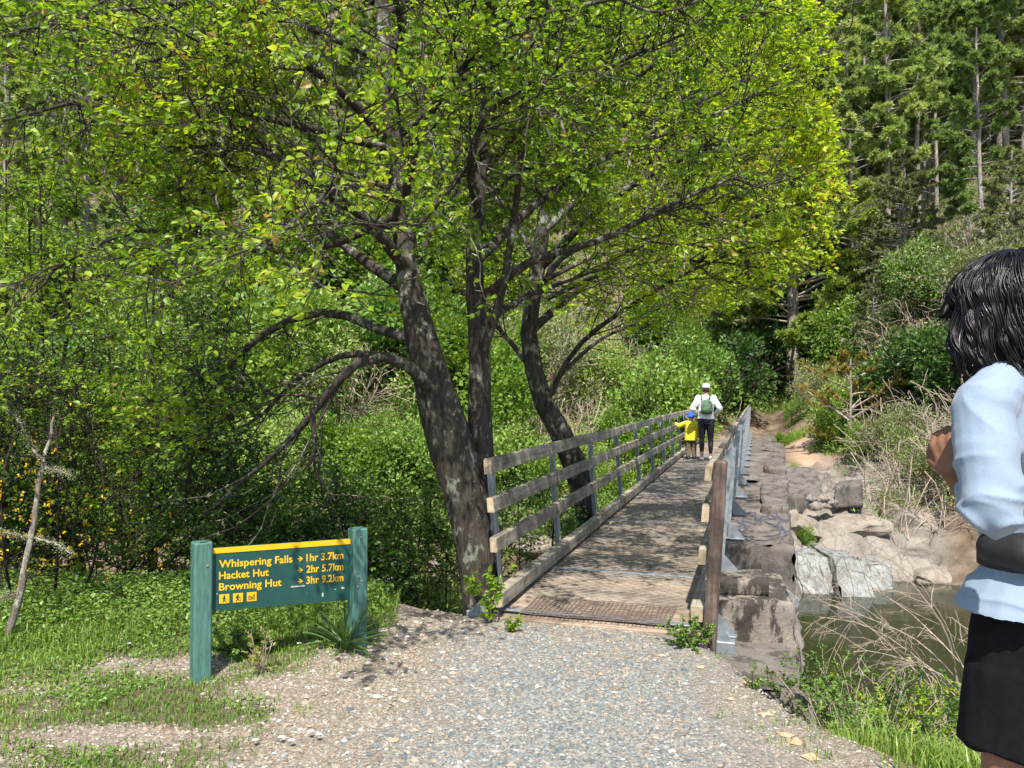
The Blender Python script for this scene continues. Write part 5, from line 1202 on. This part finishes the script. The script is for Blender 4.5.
# ================================================================ people
def blend(name, chains, ells, voxel, mat_, parent, smooth_it=3, post=None):
    """union of tapered tubes and ellipsoids into one continuous skin"""
    bm = bmesh.new()
    def ring_tube(rings):
        vs = [[bm.verts.new(p) for p in r] for r in rings]; n = len(rings[0])
        for a, b in zip(vs[:-1], vs[1:]):
            for i in range(n): bm.faces.new((a[i], a[(i+1) % n], b[(i+1) % n], b[i]))
        bm.faces.new(vs[0][::-1]); bm.faces.new(vs[-1])
    N = 16; an = np.arange(N)/N*2*math.pi
    for ch in chains:
        if ch[0] == 'loft':      # ('loft', [(centre, rx, ry)]) horizontal ellipses
            ring_tube([[np.asarray(c)+(math.cos(a)*rx, math.sin(a)*ry, 0) for a in an] for c, rx, ry in ch[1]])
        else:                    # ('tube', points, radii)
            pts = np.asarray(ch[1], float); rad = np.asarray(ch[2], float)
            for a, b, ra, rb_ in zip(pts[:-1], pts[1:], rad[:-1], rad[1:]):
                d = nrm(b-a); ref = np.array([0, 0, 1.]) if abs(d[2]) < .9 else np.array([1., 0, 0]); u = nrm(np.cross(d, ref)); v = np.cross(d, u)
                ring_tube([[p+(u*math.cos(t)+v*math.sin(t))*r for t in an] for p, r in ((a, ra), (b, rb_))])
            for p, r in zip(pts, rad): ells.append((p, (r, r, r)))
    for e in ells:
        c, r = e[0], e[1]; M = Matrix.Translation(Vector([float(q) for q in c]))
        if len(e) > 2: M = M @ e[2]
        bmesh.ops.create_icosphere(bm, subdivisions=3, radius=1, matrix=M @ Matrix.Diagonal((*[float(q) for q in r], 1)))
    bmesh.ops.recalc_face_normals(bm, faces=bm.faces)
    me = bpy.data.meshes.new('tmp'); bm.to_mesh(me); bm.free(); o = bpy.data.objects.new('tmp', me); COL.objects.link(o)
    r = o.modifiers.new('r', 'REMESH'); r.mode = 'VOXEL'; r.voxel_size = voxel; r.use_smooth_shade = True
    s = o.modifiers.new('s', 'SMOOTH'); s.iterations = smooth_it; s.factor = .5
    dg = bpy.context.evaluated_depsgraph_get(); m2 = bpy.data.meshes.new_from_object(o.evaluated_get(dg)); bpy.data.objects.remove(o); bpy.data.meshes.remove(me)
    m2.name = name; m2.materials.clear(); m2.materials.append(mat_); m2.polygons.foreach_set('use_smooth', np.ones(len(m2.polygons), bool))
    if post is not None:
        n = len(m2.vertices); c = np.zeros(n*3); m2.vertices.foreach_get('co', c); nn = np.zeros(n*3); m2.vertices.foreach_get('normal', nn)
        c = post(c.reshape(-1, 3), nn.reshape(-1, 3)); m2.vertices.foreach_set('co', c.ravel()); m2.update()
    return link(name, m2, parent)
def hand_chains(wr, dr, pn, side, L=.185, curl=.9, rf=.0085):
    """palm + five fingers. wr wrist, dr hand direction, pn palm normal (towards the palm side)"""
    wr = np.asarray(wr, float); dr = nrm(dr); pn = nrm(np.asarray(pn, float)-dr*np.dot(pn, dr)); sd = np.cross(dr, pn)*side
    ch = []; s = L/.185
    for k, (o, l) in enumerate(((-.032, .066), (-.011, .078), (.011, .074), (.031, .058))):
        b = wr+dr*.09*s+sd*o*s; ch.append(('tube', [wr+dr*.012*s+sd*o*.6*s, b], [.013*s, .0115*s])); p = b; d = dr.copy(); pts = [b]
        for q, f in enumerate((.46, .32, .24)):
            d = nrm(d*math.cos(curl*(.55+.2*q))+pn*math.sin(curl*(.55+.2*q))); p = p+d*l*f*s; pts.append(p)
        ch.append(('tube', pts, [rf*1.15*s, rf*1.05*s, rf*.95*s, rf*.78*s]))
    t0 = wr+dr*.03*s-sd*.028*s; td = nrm(dr*.75-sd*.65+pn*.25); t1 = t0+td*.038*s; t2 = t1+nrm(dr*.8-sd*.2+pn*.5)*.03*s; t3 = t2+nrm(dr*.75+pn*.6)*.022*s
    ch.append(('tube', [t0, t1, t2, t3], [.014*s, .0115*s, .0098*s, .008*s])); return ch
def skinmat(name, c): return simple(name, c, .55, .12, 25, .15, spec=.4)
def person(label, loc, rz, H, J, mats, clothes, name='person', voxel=.007, cap=None, hair=None):
    """J: joints for a 1.80 m adult, local +Y forward, +X right; scaled by H/1.8"""
    T = empty(name, loc, rz); tag(T, label, 'person'); k = H/1.8; hs = J.get('hs', 1.0)
    g = lambda q: np.asarray(q, float)
    hd = g(J['head']); nk = g(J['neck']); ft = []
    ells = [(hd, (.074*hs, .092*hs, .108*hs)), (hd+(0, .028*hs, -.058*hs), (.052*hs, .058*hs, .058*hs)), (hd+(0, .096*hs, -.02*hs), (.012*hs, .02*hs, .02*hs)), (hd+(.076*hs, -.005, -.012*hs), (.010*hs, .022*hs, .03*hs)), (hd+(-.076*hs, -.005, -.012*hs), (.010*hs, .022*hs, .03*hs)),
            (hd+(0, .088*hs, -.058*hs), (.024*hs, .01*hs, .008*hs)), (hd+(0, .082*hs, .018*hs), (.05*hs, .012*hs, .012*hs))]
    ch = [('loft', [((J.get('tx', [0]*7)[i], J['ty'][i], z), a*J.get('ts', 1), b*J.get('ts', 1)) for i, (z, a, b) in enumerate(J['torso'])]), ('tube', [nk, hd+(0, -.015, -.05)], [.058, .05*hs])]
    for s in (0, 1):
        sh, el, wr = g(J['sh'][s]), g(J['el'][s]), g(J['wr'][s]); ch.append(('tube', [sh, el, el+(wr-el)*.35, wr], [.054*J.get('as', 1), .042*J.get('as', 1), .041, .026]))
        ch += hand_chains(wr, J['hd'][s], J['pn'][s], -1 if s == 0 else 1, curl=J.get('curl', .8))
        hp, kn, an = g(J['hip'][s]), g(J['kn'][s]), g(J['an'][s]); ch.append(('tube', [hp, hp+(kn-hp)*.5, kn, kn+(an-kn)*.35+(0, -.012, 0), an], [.092*J.get('slim', 1), .078*J.get('slim', 1)**.5, .056, .055, .036]))
        to = g(J['toe'][s]); ch.append(('tube', [an+(0, -.03, -.045), to], [.034, .026]))
    sc = lambda chs: chs
    body = blend('body', ch, ells, voxel, mats['skin'], T, 2)
    for cn, m_, chs, el_, vox, post, it in clothes(J): blend(cn, chs, el_, vox, m_, T, it, post)
    # eyes
    for s in (-1, 1):
        bm = bmesh.new(); bmesh.ops.create_icosphere(bm, subdivisions=2, radius=.011*hs); me = bpy.data.meshes.new('eye'); bm.to_mesh(me); bm.free(); me.materials.append(m_blackp)
        o = link('eye', me, body); o.location = Vector([float(q) for q in hd+(s*.03*hs, .084*hs, .0)])
    T.scale = (k, k, k); return T
m_skin1 = skinmat('brown_skin', (.22, .105, .06)); m_skin2 = skinmat('tan_skin', (.42, .24, .16))
m_shirt = simple('pale_blue_shirt', (.235, .30, .385), .75, .04, 120, .15, spec=.25, sheen=.2)
m_short = simple('black_shorts', (.010, .010, .012), .85, .2, 60, .2, spec=.1)
m_hair = None
m, nt, out = nodes('black_hair'); v = coords(nt, 'Object', (1, 1, .15)); n_ = noise(nt, v, 60, 3); c = ramp(nt, n_, [(.3, (.004, .0035, .004)), (.7, (.011, .009, .009))]); princ(nt, out, c, .33, bump(nt, n_, .3, .002), spec=.33); m_hair = m
m_pack = simple('black_nylon', (.018, .018, .022), .6, .3, 80, .3); m_packg = simple('grey_nylon', (.10, .10, .115), .7, .3, 90, .3)
m_blue = simple('bright_blue_fabric', (.03, .30, .62), .6, .15, 30); m_cord = simple('grey_cord', (.42, .40, .45), .8, .4, 200)
# ---- hiker on the right, seen from behind
FWD = nrm(np.array([-.62, .78, 0])); RZ = math.atan2(-FWD[0], FWD[1])
HX, HY = 1.178, 1.80
Jh = dict(head=(-.005, .03, 1.70), neck=(0, 0, 1.50), hs=1.06, ty=[0, 0, 0, 0, -.005, -.01, -.005], torso=[(.86, .12, .09), (.95, .125, .09), (1.08, .095, .075), (1.22, .115, .09), (1.36, .178, .12), (1.48, .165, .105), (1.56, .08, .065)],
 sh=[(-.205, .01, 1.49), (.205, .01, 1.49)], el=[(-.276, -.035, 1.268), (.276, -.035, 1.268)], wr=[(-.105, .10, 1.305), (.105, .10, 1.305)], hd=[(.12, .3, .9), (-.12, .3, .9)], slim=.66, ts=.80, **{'as': .72}, tx=[.01, .015, .035, .03, 0, 0, 0], pn=[(1, -.1, 0), (-1, -.1, 0)],
 hip=[(-.04, 0, .88), (.06, 0, .88)], kn=[(-.052, .02, .49), (.10, .02, .49)], an=[(-.065, -.02, .09), (.11, -.02, .09)], toe=[(-.08, .15, .03), (.13, .15, .03)], curl=1.15)
def wrinkle(amp, f, seed, dirv=(0, 0, 1), st=3.0):
    dv = np.asarray(dirv, float)
    def fn(c, n):
        q = c@dv; w_ = fbm(c[:, 0]*f, c[:, 1]*f, c[:, 2]*f*st, 3, seed); r = 1-np.abs(w_)*3.2; return c+n*(amp*np.clip(r, -1, 1))[:, None]
    return fn
def sleeve_wrinkle(c, n):
    # narrow drag folds across the sleeves gathering at the elbow, long soft folds on the body
    x = np.abs(c[:, 0]); s = smooth01(.15, .20, x); low = smooth01(1.46, 1.25, c[:, 2])
    wp = fbm(c[:, 0]*6, c[:, 1]*6, c[:, 2]*6, 2, 4)*2.6
    r1 = (1-np.abs(np.sin(c[:, 2]*30-c[:, 1]*26+wp)))**1.6; r2 = (1-np.abs(np.sin(c[:, 2]*34+c[:, 1]*18-wp*1.4+1)))**1.7; msk = np.clip(.5+fbm(c[:, 0]*9, c[:, 1]*9, c[:, 2]*9, 2, 14)*1.6, 0, 1)
    r3 = (1-np.abs(fbm(c[:, 0]*5, c[:, 1]*5, c[:, 2]*9+c[:, 0]*6, 2, 5))*3).clip(0, 1)**2
    d = s*(.004+.009*low)*(r1*msk+.8*r2*(1-msk)-.2)+.007*(r3-.3)*(1-.5*s)
    return c+n*d[:, None]
def cl_h(J):
    o = [(1.01, .170, .146, .012), (1.05, .150, .128, .022), (1.10, .114, .098, .035), (1.20, .118, .098, .035), (1.30, .150, .112, .02), (1.38, .185, .124, 0), (1.47, .182, .116, 0), (1.53, .13, .09, 0), (1.575, .075, .066, 0)]
    chs = [('loft', [((cx, 0, z), a, b) for z, a, b, cx in o]), ('tube', [(-.05, -.01, 1.555), (-.13, 0, 1.522), (-.20, .005, 1.475)], [.045, .054, .062]), ('tube', [(.05, -.01, 1.555), (.13, 0, 1.522), (.20, .005, 1.475)], [.045, .054, .062])]
    for s in (0, 1):
        sg = -1 if s == 0 else 1; sh, el, wr = (np.array(J[q][s]) for q in ('sh', 'el', 'wr')); chs.append(('tube', [sh+(0, 0, -.022), sh+(el-sh)*.5, el+(0, 0, .0), el+(wr-el)*.30], [.060, .062, .058, .050]))
    yield 'shirt', m_shirt, chs, [], .005, sleeve_wrinkle, 8
    c2 = [('loft', [((.022, 0, .72), .135, .118), ((.022, 0, .76), .138, .122), ((.022, 0, .84), .140, .122), ((.022, 0, .95), .132, .112), ((.025, 0, 1.04), .105, .088)])]
    for s in (0, 1):
        x = -.095 if s == 0 else .095; c2.append(('loft', [((x*.62+.022, .0, .695), .090, .122), ((x*.60+.022, 0, .76), .086, .118), ((x*.6+.02, 0, .88), .08, .11)]))
    yield 'shorts', m_short, c2, [], .007, wrinkle(.009, 7, 9, st=.4), 3
    for s in (0, 1):
        an = np.array(J['an'][s]); to = np.array(J['toe'][s]); yield 'shoe', m_pack, [('tube', [an+(0, -.04, -.04), an+(0, .02, -.045), to+(0, .02, .005)], [.045, .048, .036])], [], .008, None, 2
HK = person('hiker with wavy black hair, pale blue long-sleeved shirt and black shorts at the right edge', (HX, HY, 0.0), RZ, 1.80, Jh, dict(skin=m_skin1), cl_h, voxel=.005)
# hair: dense wavy locks over a skull cap
rs = np.random.default_rng(31); hd = np.array(Jh['head']); hm = MB()
capb = blend('hair', [], [(hd+(0, -.018, .010), (.096, .108, .116)), (hd+(0, -.055, -.09), (.094, .070, .10)), (hd+(-.05, -.02, -.06), (.046, .075, .095)), (hd+(.05, -.02, -.06), (.046, .075, .095))], .008, m_hair, HK, 2,
   lambda c, n: c+n*(.006*fbm(c[:, 0]*30, c[:, 1]*30, c[:, 2]*9, 3, 3))[:, None])
NL, NS, K = 420, 13, 40
th = rs.uniform(-math.pi, math.pi, NL); lay = rs.random(NL)**.7; ph0 = rs.uniform(.05, 1.25, NL)       # azimuth from the back, layer, polar start angle
face = np.abs(th) > 2.25                                                                              # front of the head: short fringe only
zend = np.where(face, rs.uniform(.03, .075, NL), rs.uniform(-.235, -.15, NL)+.03*(np.abs(th) > 1.7))
R0 = .100+.030*lay; HT = .118+.018*lay; f = np.linspace(0, 1, K)[None]
z0 = HT*np.cos(ph0); s_len = R0*1.2*(math.pi/2-ph0)+np.maximum(0, -zend)
s_ = f*(R0*1.2*(math.pi/2-ph0)+0-zend*np.where(face, -.2, 1))[:, None]; arc = (R0*1.2*(math.pi/2-ph0))[:, None]
pa_ = ph0[:, None]+np.minimum(s_/np.maximum(arc, 1e-3), 1)*(math.pi/2-ph0)[:, None]; below = np.maximum(s_-arc, 0)
rad = R0[:, None]*np.sin(pa_)*(1+.14*np.sin(np.clip(below/.2, 0, 1)*math.pi)); zz = HT[:, None]*np.cos(pa_)-below
env = np.clip(f*1.6, 0, 1)**.8; wl = rs.uniform(.10, .17, NL)[:, None]; w0 = rs.uniform(0, 6.28, NL)[:, None]; am = rs.uniform(.005, .015, NL)[:, None]
tht = th[:, None]+rs.normal(0, .12, NL)[:, None]*f+(am*env*np.sin(s_/wl*6.283+w0))/np.maximum(rad, .03); rad = rad+am*.7*env*np.cos(s_/wl*6.283+w0)+.012*np.clip(f-.75, 0, 1)*4*rs.normal(.0, 1, NL)[:, None]
C_ = hd+np.array([0, -.018, .0]); cen_ = np.stack([np.sin(tht)*rad*.98, -np.cos(tht)*rad*1.10, zz], -1)+C_
T_, A_, B_ = frames(cen_); oa = rs.uniform(0, 6.28, (NL, NS)); orr = np.sqrt(rs.random((NL, NS)))
prof = np.interp(np.linspace(0, 1, K), [0, .15, .7, 1], [.010, .0125, .0085, .0015])
out3 = nrm((cen_-C_)*np.array([1, 1, .4])); sd3 = nrm(np.cross(T_, out3)); up3 = np.cross(sd3, T_)
HP = cen_[:, None]+(sd3[:, None]*(np.cos(oa)*orr*1.25)[:, :, None, None]+up3[:, None]*(np.sin(oa)*orr*.55)[:, :, None, None])*prof[None, None, :, None]
HP = (HP+rs.normal(0, .0010, (NL, NS, 1, 3))*np.linspace(0, 1, K)[None, None, :, None]).reshape(-1, K, 3); n = len(HP)
rr = rs.uniform(.0010, .0021, n)[:, None]*np.interp(np.linspace(0, 1, K), [0, .2, .75, 1], [.8, 1, .9, .2])[None]
hm = MB(); tubes(hm, HP, rr, 5, np.repeat(rs.random(NL), NS)); hm.build('hair_locks', m_hair, capb, True)
# fine fly-away strands
fm = MB(); k = 300; i = rs.integers(0, n, k); Q = HP[i]+rs.normal(0, .004, (k, 1, 3)); Q = Q+np.linspace(0, 1, K)[None, :, None]**2*rs.normal(0, .014, (k, 1, 3)); tubes(fm, Q, .0007, 3); fm.build('loose_strands', m_hair, capb)
# rucksack with straps, neck cord, waist pouch
PK = empty('rucksack', (HX, HY, 0), RZ); tag(PK, 'black rucksack with webbing straps worn by the hiker', 'rucksack')
blend('pack_body', [('loft', [((0, -.24, 1.08), .13, .085), ((0, -.255, 1.2), .15, .10), ((0, -.25, 1.38), .145, .095), ((0, -.22, 1.52), .11, .07)])], [], .012, m_pack, PK, 2)
mb = MB()
for s in (-1, 1):
    pts = [(s*.080, -.150, 1.50), (s*.092, -.09, 1.575), (s*.098, -.01, 1.592), (s*.08, .06, 1.54), (s*.06, .105, 1.44), (s*.045, .115, 1.36), (s*.04, .112, 1.30)]
    p_, _ = smooth_path(pts, np.ones(len(pts)), 40); T_, A_, B_ = frames(p_); cen = np.array([0, 0, 1.3]); o_ = nrm((p_-cen)*[1, 1, .8]); w_ = nrm(np.cross(T_, o_)); r = []
    for q, ww, oo in zip(p_, w_, o_): r += [q-ww*.03-oo*.004, q+ww*.03-oo*.004, q+ww*.03+oo*.008, q-ww*.03+oo*.008]
    m4 = len(p_); f = [(4*i+j, 4*i+(j+1) % 4, 4*i+4+(j+1) % 4, 4*i+4+j) for i in range(m4-1) for j in range(4)]; mb.add(r, f)
mb.build('shoulder_strap', m_pack, PK)
mb = MB()
for a in ([(-.085, -.14, 1.55), (-.11, -.155, 1.47), (-.115, -.155, 1.40), (-.115, -.155, 1.33)], [(-.08, -.14, 1.55), (-.10, -.15, 1.52), (-.12, -.14, 1.49)], [(-.10, -.155, 1.33), (-.105, -.16, 1.25), (-.10, -.16, 1.16)]):
    p_, _ = smooth_path(a, np.ones(len(a)), 14); tubes(mb, p_, .0045, 5)
bevel_box(mb, (-.115, -.157, 1.325), (.008, 0, 0), (0, .004, 0), (0, 0, .014), .002); bevel_box(mb, (-.09, -.145, 1.53), (.014, 0, 0), (0, .007, 0), (0, 0, .012), .003)
mb.build('webbing', m_pack, PK)
blend('blue_cover', [('tube', [(-.03, -.16, 1.585), (-.06, -.155, 1.595), (-.085, -.145, 1.585)], [.022, .024, .014])], [], .006, m_blue, PK, 1, lambda c, n: c+n*(.006*fbm(c[:, 0]*50, c[:, 1]*50, c[:, 2]*50, 3, 3))[:, None])
mb = MB(); a = [(-.13, .05, 1.56), (-.125, -.04, 1.572), (-.10, -.085, 1.578), (-.04, -.11, 1.58), (.04, -.11, 1.58), (.10, -.085, 1.578), (.13, .05, 1.56)]; p_, _ = smooth_path(a, np.ones(7), 60); p_[:, 2] += .0
tubes(mb, p_, .0055+.0015*np.sin(np.arange(60)*2.2), 6); mb.build('neck_cord', m_cord, PK)
WP = empty('waist_pouch', (HX, HY, 0), RZ); tag(WP, 'black and grey padded waist pouch on the hiker belt', 'waist pouch')
blend('pouch', [('tube', [(-.062, .03, 1.15), (-.075, -.03, 1.15)], [.046, .047])], [], .008, m_pack, WP, 2, lambda c, n: c+n*(.004*fbm(c[:, 0]*20, c[:, 1]*20, c[:, 2]*20, 3, 3))[:, None])
mb = MB(); th = np.linspace(0, 6.283, 40); p_ = np.stack([.035+.109*np.cos(th), .098*np.sin(th), np.full(40, 1.125)], -1); V = []
for q in p_:
    o_ = nrm(q*[1, 1, 0]); V += [q+[0, 0, -.022], q+[0, 0, .022], q+[0, 0, .022]+o_*.008, q+[0, 0, -.022]+o_*.008]
mb.add(V, [(4*i+j, 4*i+(j+1) % 4, 4*i+4+(j+1) % 4, 4*i+4+j) for i in range(39) for j in range(4)]); mb.build('hip_belt', m_pack, WP)
blend('padded_wing', [('tube', [(-.06, -.075, 1.135), (-.02, -.115, 1.14), (.04, -.125, 1.13)], [.034, .04, .038])], [], .008, m_packg, WP, 2, wrinkle(.004, 14, 7, st=1))

# ---- adult and child walking on the bridge
m_wht = simple('white_shirt', (.80, .80, .82), .8, .03, 60, .15); m_legg = simple('black_leggings', (.014, .014, .022), .6, .2, 60)
m_shoe = simple('white_shoe', (.78, .77, .75), .6, .05, 60); m_gpack = simple('green_pack', (.085, .15, .085), .8, .25, 30, .4); m_capw = simple('white_cap', (.80, .78, .75), .8, .04, 50)
bz = .02+.04*math.sin(12.4/LEN*math.pi)
Ja = dict(head=(0, .03, 1.675), neck=(0, 0, 1.50), ty=[0]*7, torso=[(.86, .16, .11), (.95, .175, .115), (1.08, .14, .10), (1.22, .145, .10), (1.36, .165, .115), (1.45, .155, .10), (1.52, .075, .06)],
 sh=[(-.17, 0, 1.455), (.17, 0, 1.455)], el=[(-.30, -.05, 1.21), (.31, -.05, 1.21)], wr=[(-.215, .12, 1.08), (.215, .12, 1.10)], hd=[(.35, .6, -.5), (-.35, .6, -.4)], pn=[(1, 0, 0), (-1, 0, 0)],
 hip=[(-.09, 0, .90), (.09, 0, .90)], kn=[(-.10, .06, .50), (.10, .06, .50)], an=[(-.10, .05, .09), (.105, -.06, .12)], toe=[(-.11, .21, .035), (.12, .08, .035)], curl=1.2)
def cl_a(J):
    chs = [('loft', [((0, 0, z), a, b) for z, a, b in ((.97, .19, .135), (1.08, .175, .125), (1.22, .172, .122), (1.36, .186, .13), (1.45, .172, .113), (1.52, .09, .075))])]
    for s in (0, 1):
        sh, el, wr = (np.array(J[q][s]) for q in ('sh', 'el', 'wr')); chs.append(('tube', [sh, el, wr-(wr-el)*.12], [.070, .062, .046]))
    yield 'shirt', m_wht, chs, [], .011, wrinkle(.008, 8, 3, st=1), 3
    c2 = [('loft', [((0, 0, .84), .172, .122), ((0, 0, .93), .182, .126), ((0, 0, 1.04), .155, .112)])]
    for s in (0, 1):
        hp, kn, an = (np.array(J[q][s]) for q in ('hip', 'kn', 'an')); c2.append(('tube', [hp, hp+(kn-hp)*.5, kn, kn+(an-kn)*.35+(0, -.012, 0), an+(0, 0, .10)], [.1, .086, .063, .062, .044]))
    yield 'leggings', m_legg, c2, [], .011, None, 3
    for s in (0, 1):
        an = np.array(J['an'][s]); to = np.array(J['toe'][s]); yield 'shoe', m_shoe, [('tube', [an+(0, -.04, -.045), an+(0, .02, -.042), to+(0, .015, .01)], [.044, .05, .038])], [], .011, None, 2
def cap_of(name, m_, T, hd, s=1.0, brim=True, bucket=False):
    hd = np.asarray(hd, float); el = [(hd+np.array((0, -.003, .035))*s, np.array((.090, .106, .095))*s)]; ch = []
    if bucket: ch = [('loft', [(hd+np.array((0, 0, .0))*s, .135*s, .15*s), (hd+np.array((0, 0, .012))*s, .12*s, .135*s), (hd+np.array((0, 0, .06))*s, .095*s, .11*s)])]
    elif brim: ch = [('loft', [(hd+np.array((0, .12, .022))*s, .07*s, .075*s), (hd+np.array((0, .12, .032))*s, .065*s, .07*s)])]
    bm_ = blend(name, ch, el, .009, m_, T, 1); return bm_
pa = bridge_world(-.03, 12.4); AD = person('adult in white shirt, white cap and black leggings walking away on the bridge', (pa[0], pa[1], bz), TH, 1.70, Ja, dict(skin=m_skin2), cl_a, voxel=.010)
hr = blend('hair', [], [(np.array(Ja['head'])+(0, -.03, -.01), (.08, .085, .10))], .01, simple('brown_hair', (.05, .03, .02), .5, .3, 90), AD, 1)
cap_of('cap', m_capw, AD, Ja['head'])
k_ = 1.70/1.8; GPk = empty('green_backpack', (pa[0], pa[1], bz), TH); GPk.scale = (k_,)*3; tag(GPk, 'small green backpack on the back of the walking adult', 'backpack')
blend('pack_body', [('loft', [((.03, -.19, 1.08), .115, .06), ((.03, -.215, 1.16), .14, .085), ((.03, -.21, 1.30), .13, .08), ((.03, -.18, 1.41), .085, .05)])], [], .012, m_gpack, GPk, 2)
blend('front_pocket', [('loft', [((.03, -.275, 1.12), .09, .03), ((.03, -.285, 1.18), .10, .04), ((.03, -.27, 1.25), .085, .03)])], [], .01, m_gpack, GPk, 2)
mb = MB(); 
for x, z, a in ((.0, 1.275, .014), (.035, 1.285, .016), (.07, 1.275, .013)): bevel_box(mb, (x, -.302, z-.08), (a, 0, 0), (0, .002, 0), (0, 0, .014), .002)
mb.build('patch', simple('cream_patch', (.6, .55, .3), .7, .2, 30), GPk)
mb = MB()
for s in (-1, 1):
    p_, _ = smooth_path([(s*.08, -.15, 1.42), (s*.10, -.03, 1.53), (s*.10, .08, 1.50), (s*.11, .14, 1.38), (s*.14, .10, 1.22), (s*.13, -.12, 1.12)], np.ones(6), 20); tubes(mb, p_, .016, 6)
mb.build('shoulder_strap', m_gpack, GPk)
m_yj = simple('yellow_jacket', (.74, .62, .03), .6, .08, 40, .2); m_kh = simple('khaki_trousers', (.13, .11, .075), .85, .2, 40); m_bh = simple('blue_hat', (.025, .10, .62), .75, .15, 40)
Jc = dict(head=(0, .02, 1.62), neck=(0, 0, 1.40), hs=1.42, ty=[0]*7, torso=[(.76, .19, .14), (.86, .2, .145), (1.0, .19, .14), (1.15, .19, .14), (1.28, .2, .14), (1.36, .18, .12), (1.43, .08, .07)],
 sh=[(-.20, 0, 1.36), (.20, 0, 1.36)], el=[(-.42, .12, 1.25), (.29, .05, 1.08)], wr=[(-.60, .30, 1.36), (.16, .24, 1.10)], hd=[(-.7, .5, .3), (-.7, .5, .0)], pn=[(0, .2, -1), (0, 0, -1)],
 hip=[(-.10, 0, .80), (.10, 0, .80)], kn=[(-.11, .02, .44), (.11, .04, .44)], an=[(-.11, -.02, .09), (.115, .0, .09)], toe=[(-.12, .17, .04), (.13, .19, .04)], curl=1.0)
def cl_c(J):
    chs = [('loft', [((0, 0, z), a, b) for z, a, b in ((.72, .25, .19), (.86, .245, .185), (1.0, .225, .175), (1.15, .22, .17), (1.30, .225, .165), (1.37, .2, .14), (1.44, .11, .10))])]
    for s in (0, 1):
        sh, el, wr = (np.array(J[q][s]) for q in ('sh', 'el', 'wr')); chs.append(('tube', [sh, el, wr], [.088, .078, .066]))
    yield 'jacket', m_yj, chs, [], .014, wrinkle(.01, 7, 13, st=1), 3
    c2 = [('loft', [((0, 0, .72), .205, .15), ((0, 0, .84), .21, .155), ((0, 0, .94), .19, .14)])]
    for s in (0, 1):
        hp, kn, an = (np.array(J[q][s]) for q in ('hip', 'kn', 'an')); c2.append(('tube', [hp, kn, an+(0, 0, .05)], [.115, .098, .085]))
    yield 'trousers', m_kh, c2, [], .014, wrinkle(.01, 9, 14, st=1), 3
    for s in (0, 1):
        an = np.array(J['an'][s]); to = np.array(J['toe'][s]); yield 'shoe', m_pack, [('tube', [an+(0, -.04, -.04), to+(0, .015, .015)], [.055, .052])], [], .014, None, 2
pc = bridge_world(-.38, 12.75); CH = person('small child in yellow jacket and blue sun hat holding the handrail', (pc[0], pc[1], bz), TH+.25, 1.06, Jc, dict(skin=m_skin2), cl_c, voxel=.012)
cap_of('sun_hat', m_bh, CH, Jc['head'], 1.42, bucket=True)
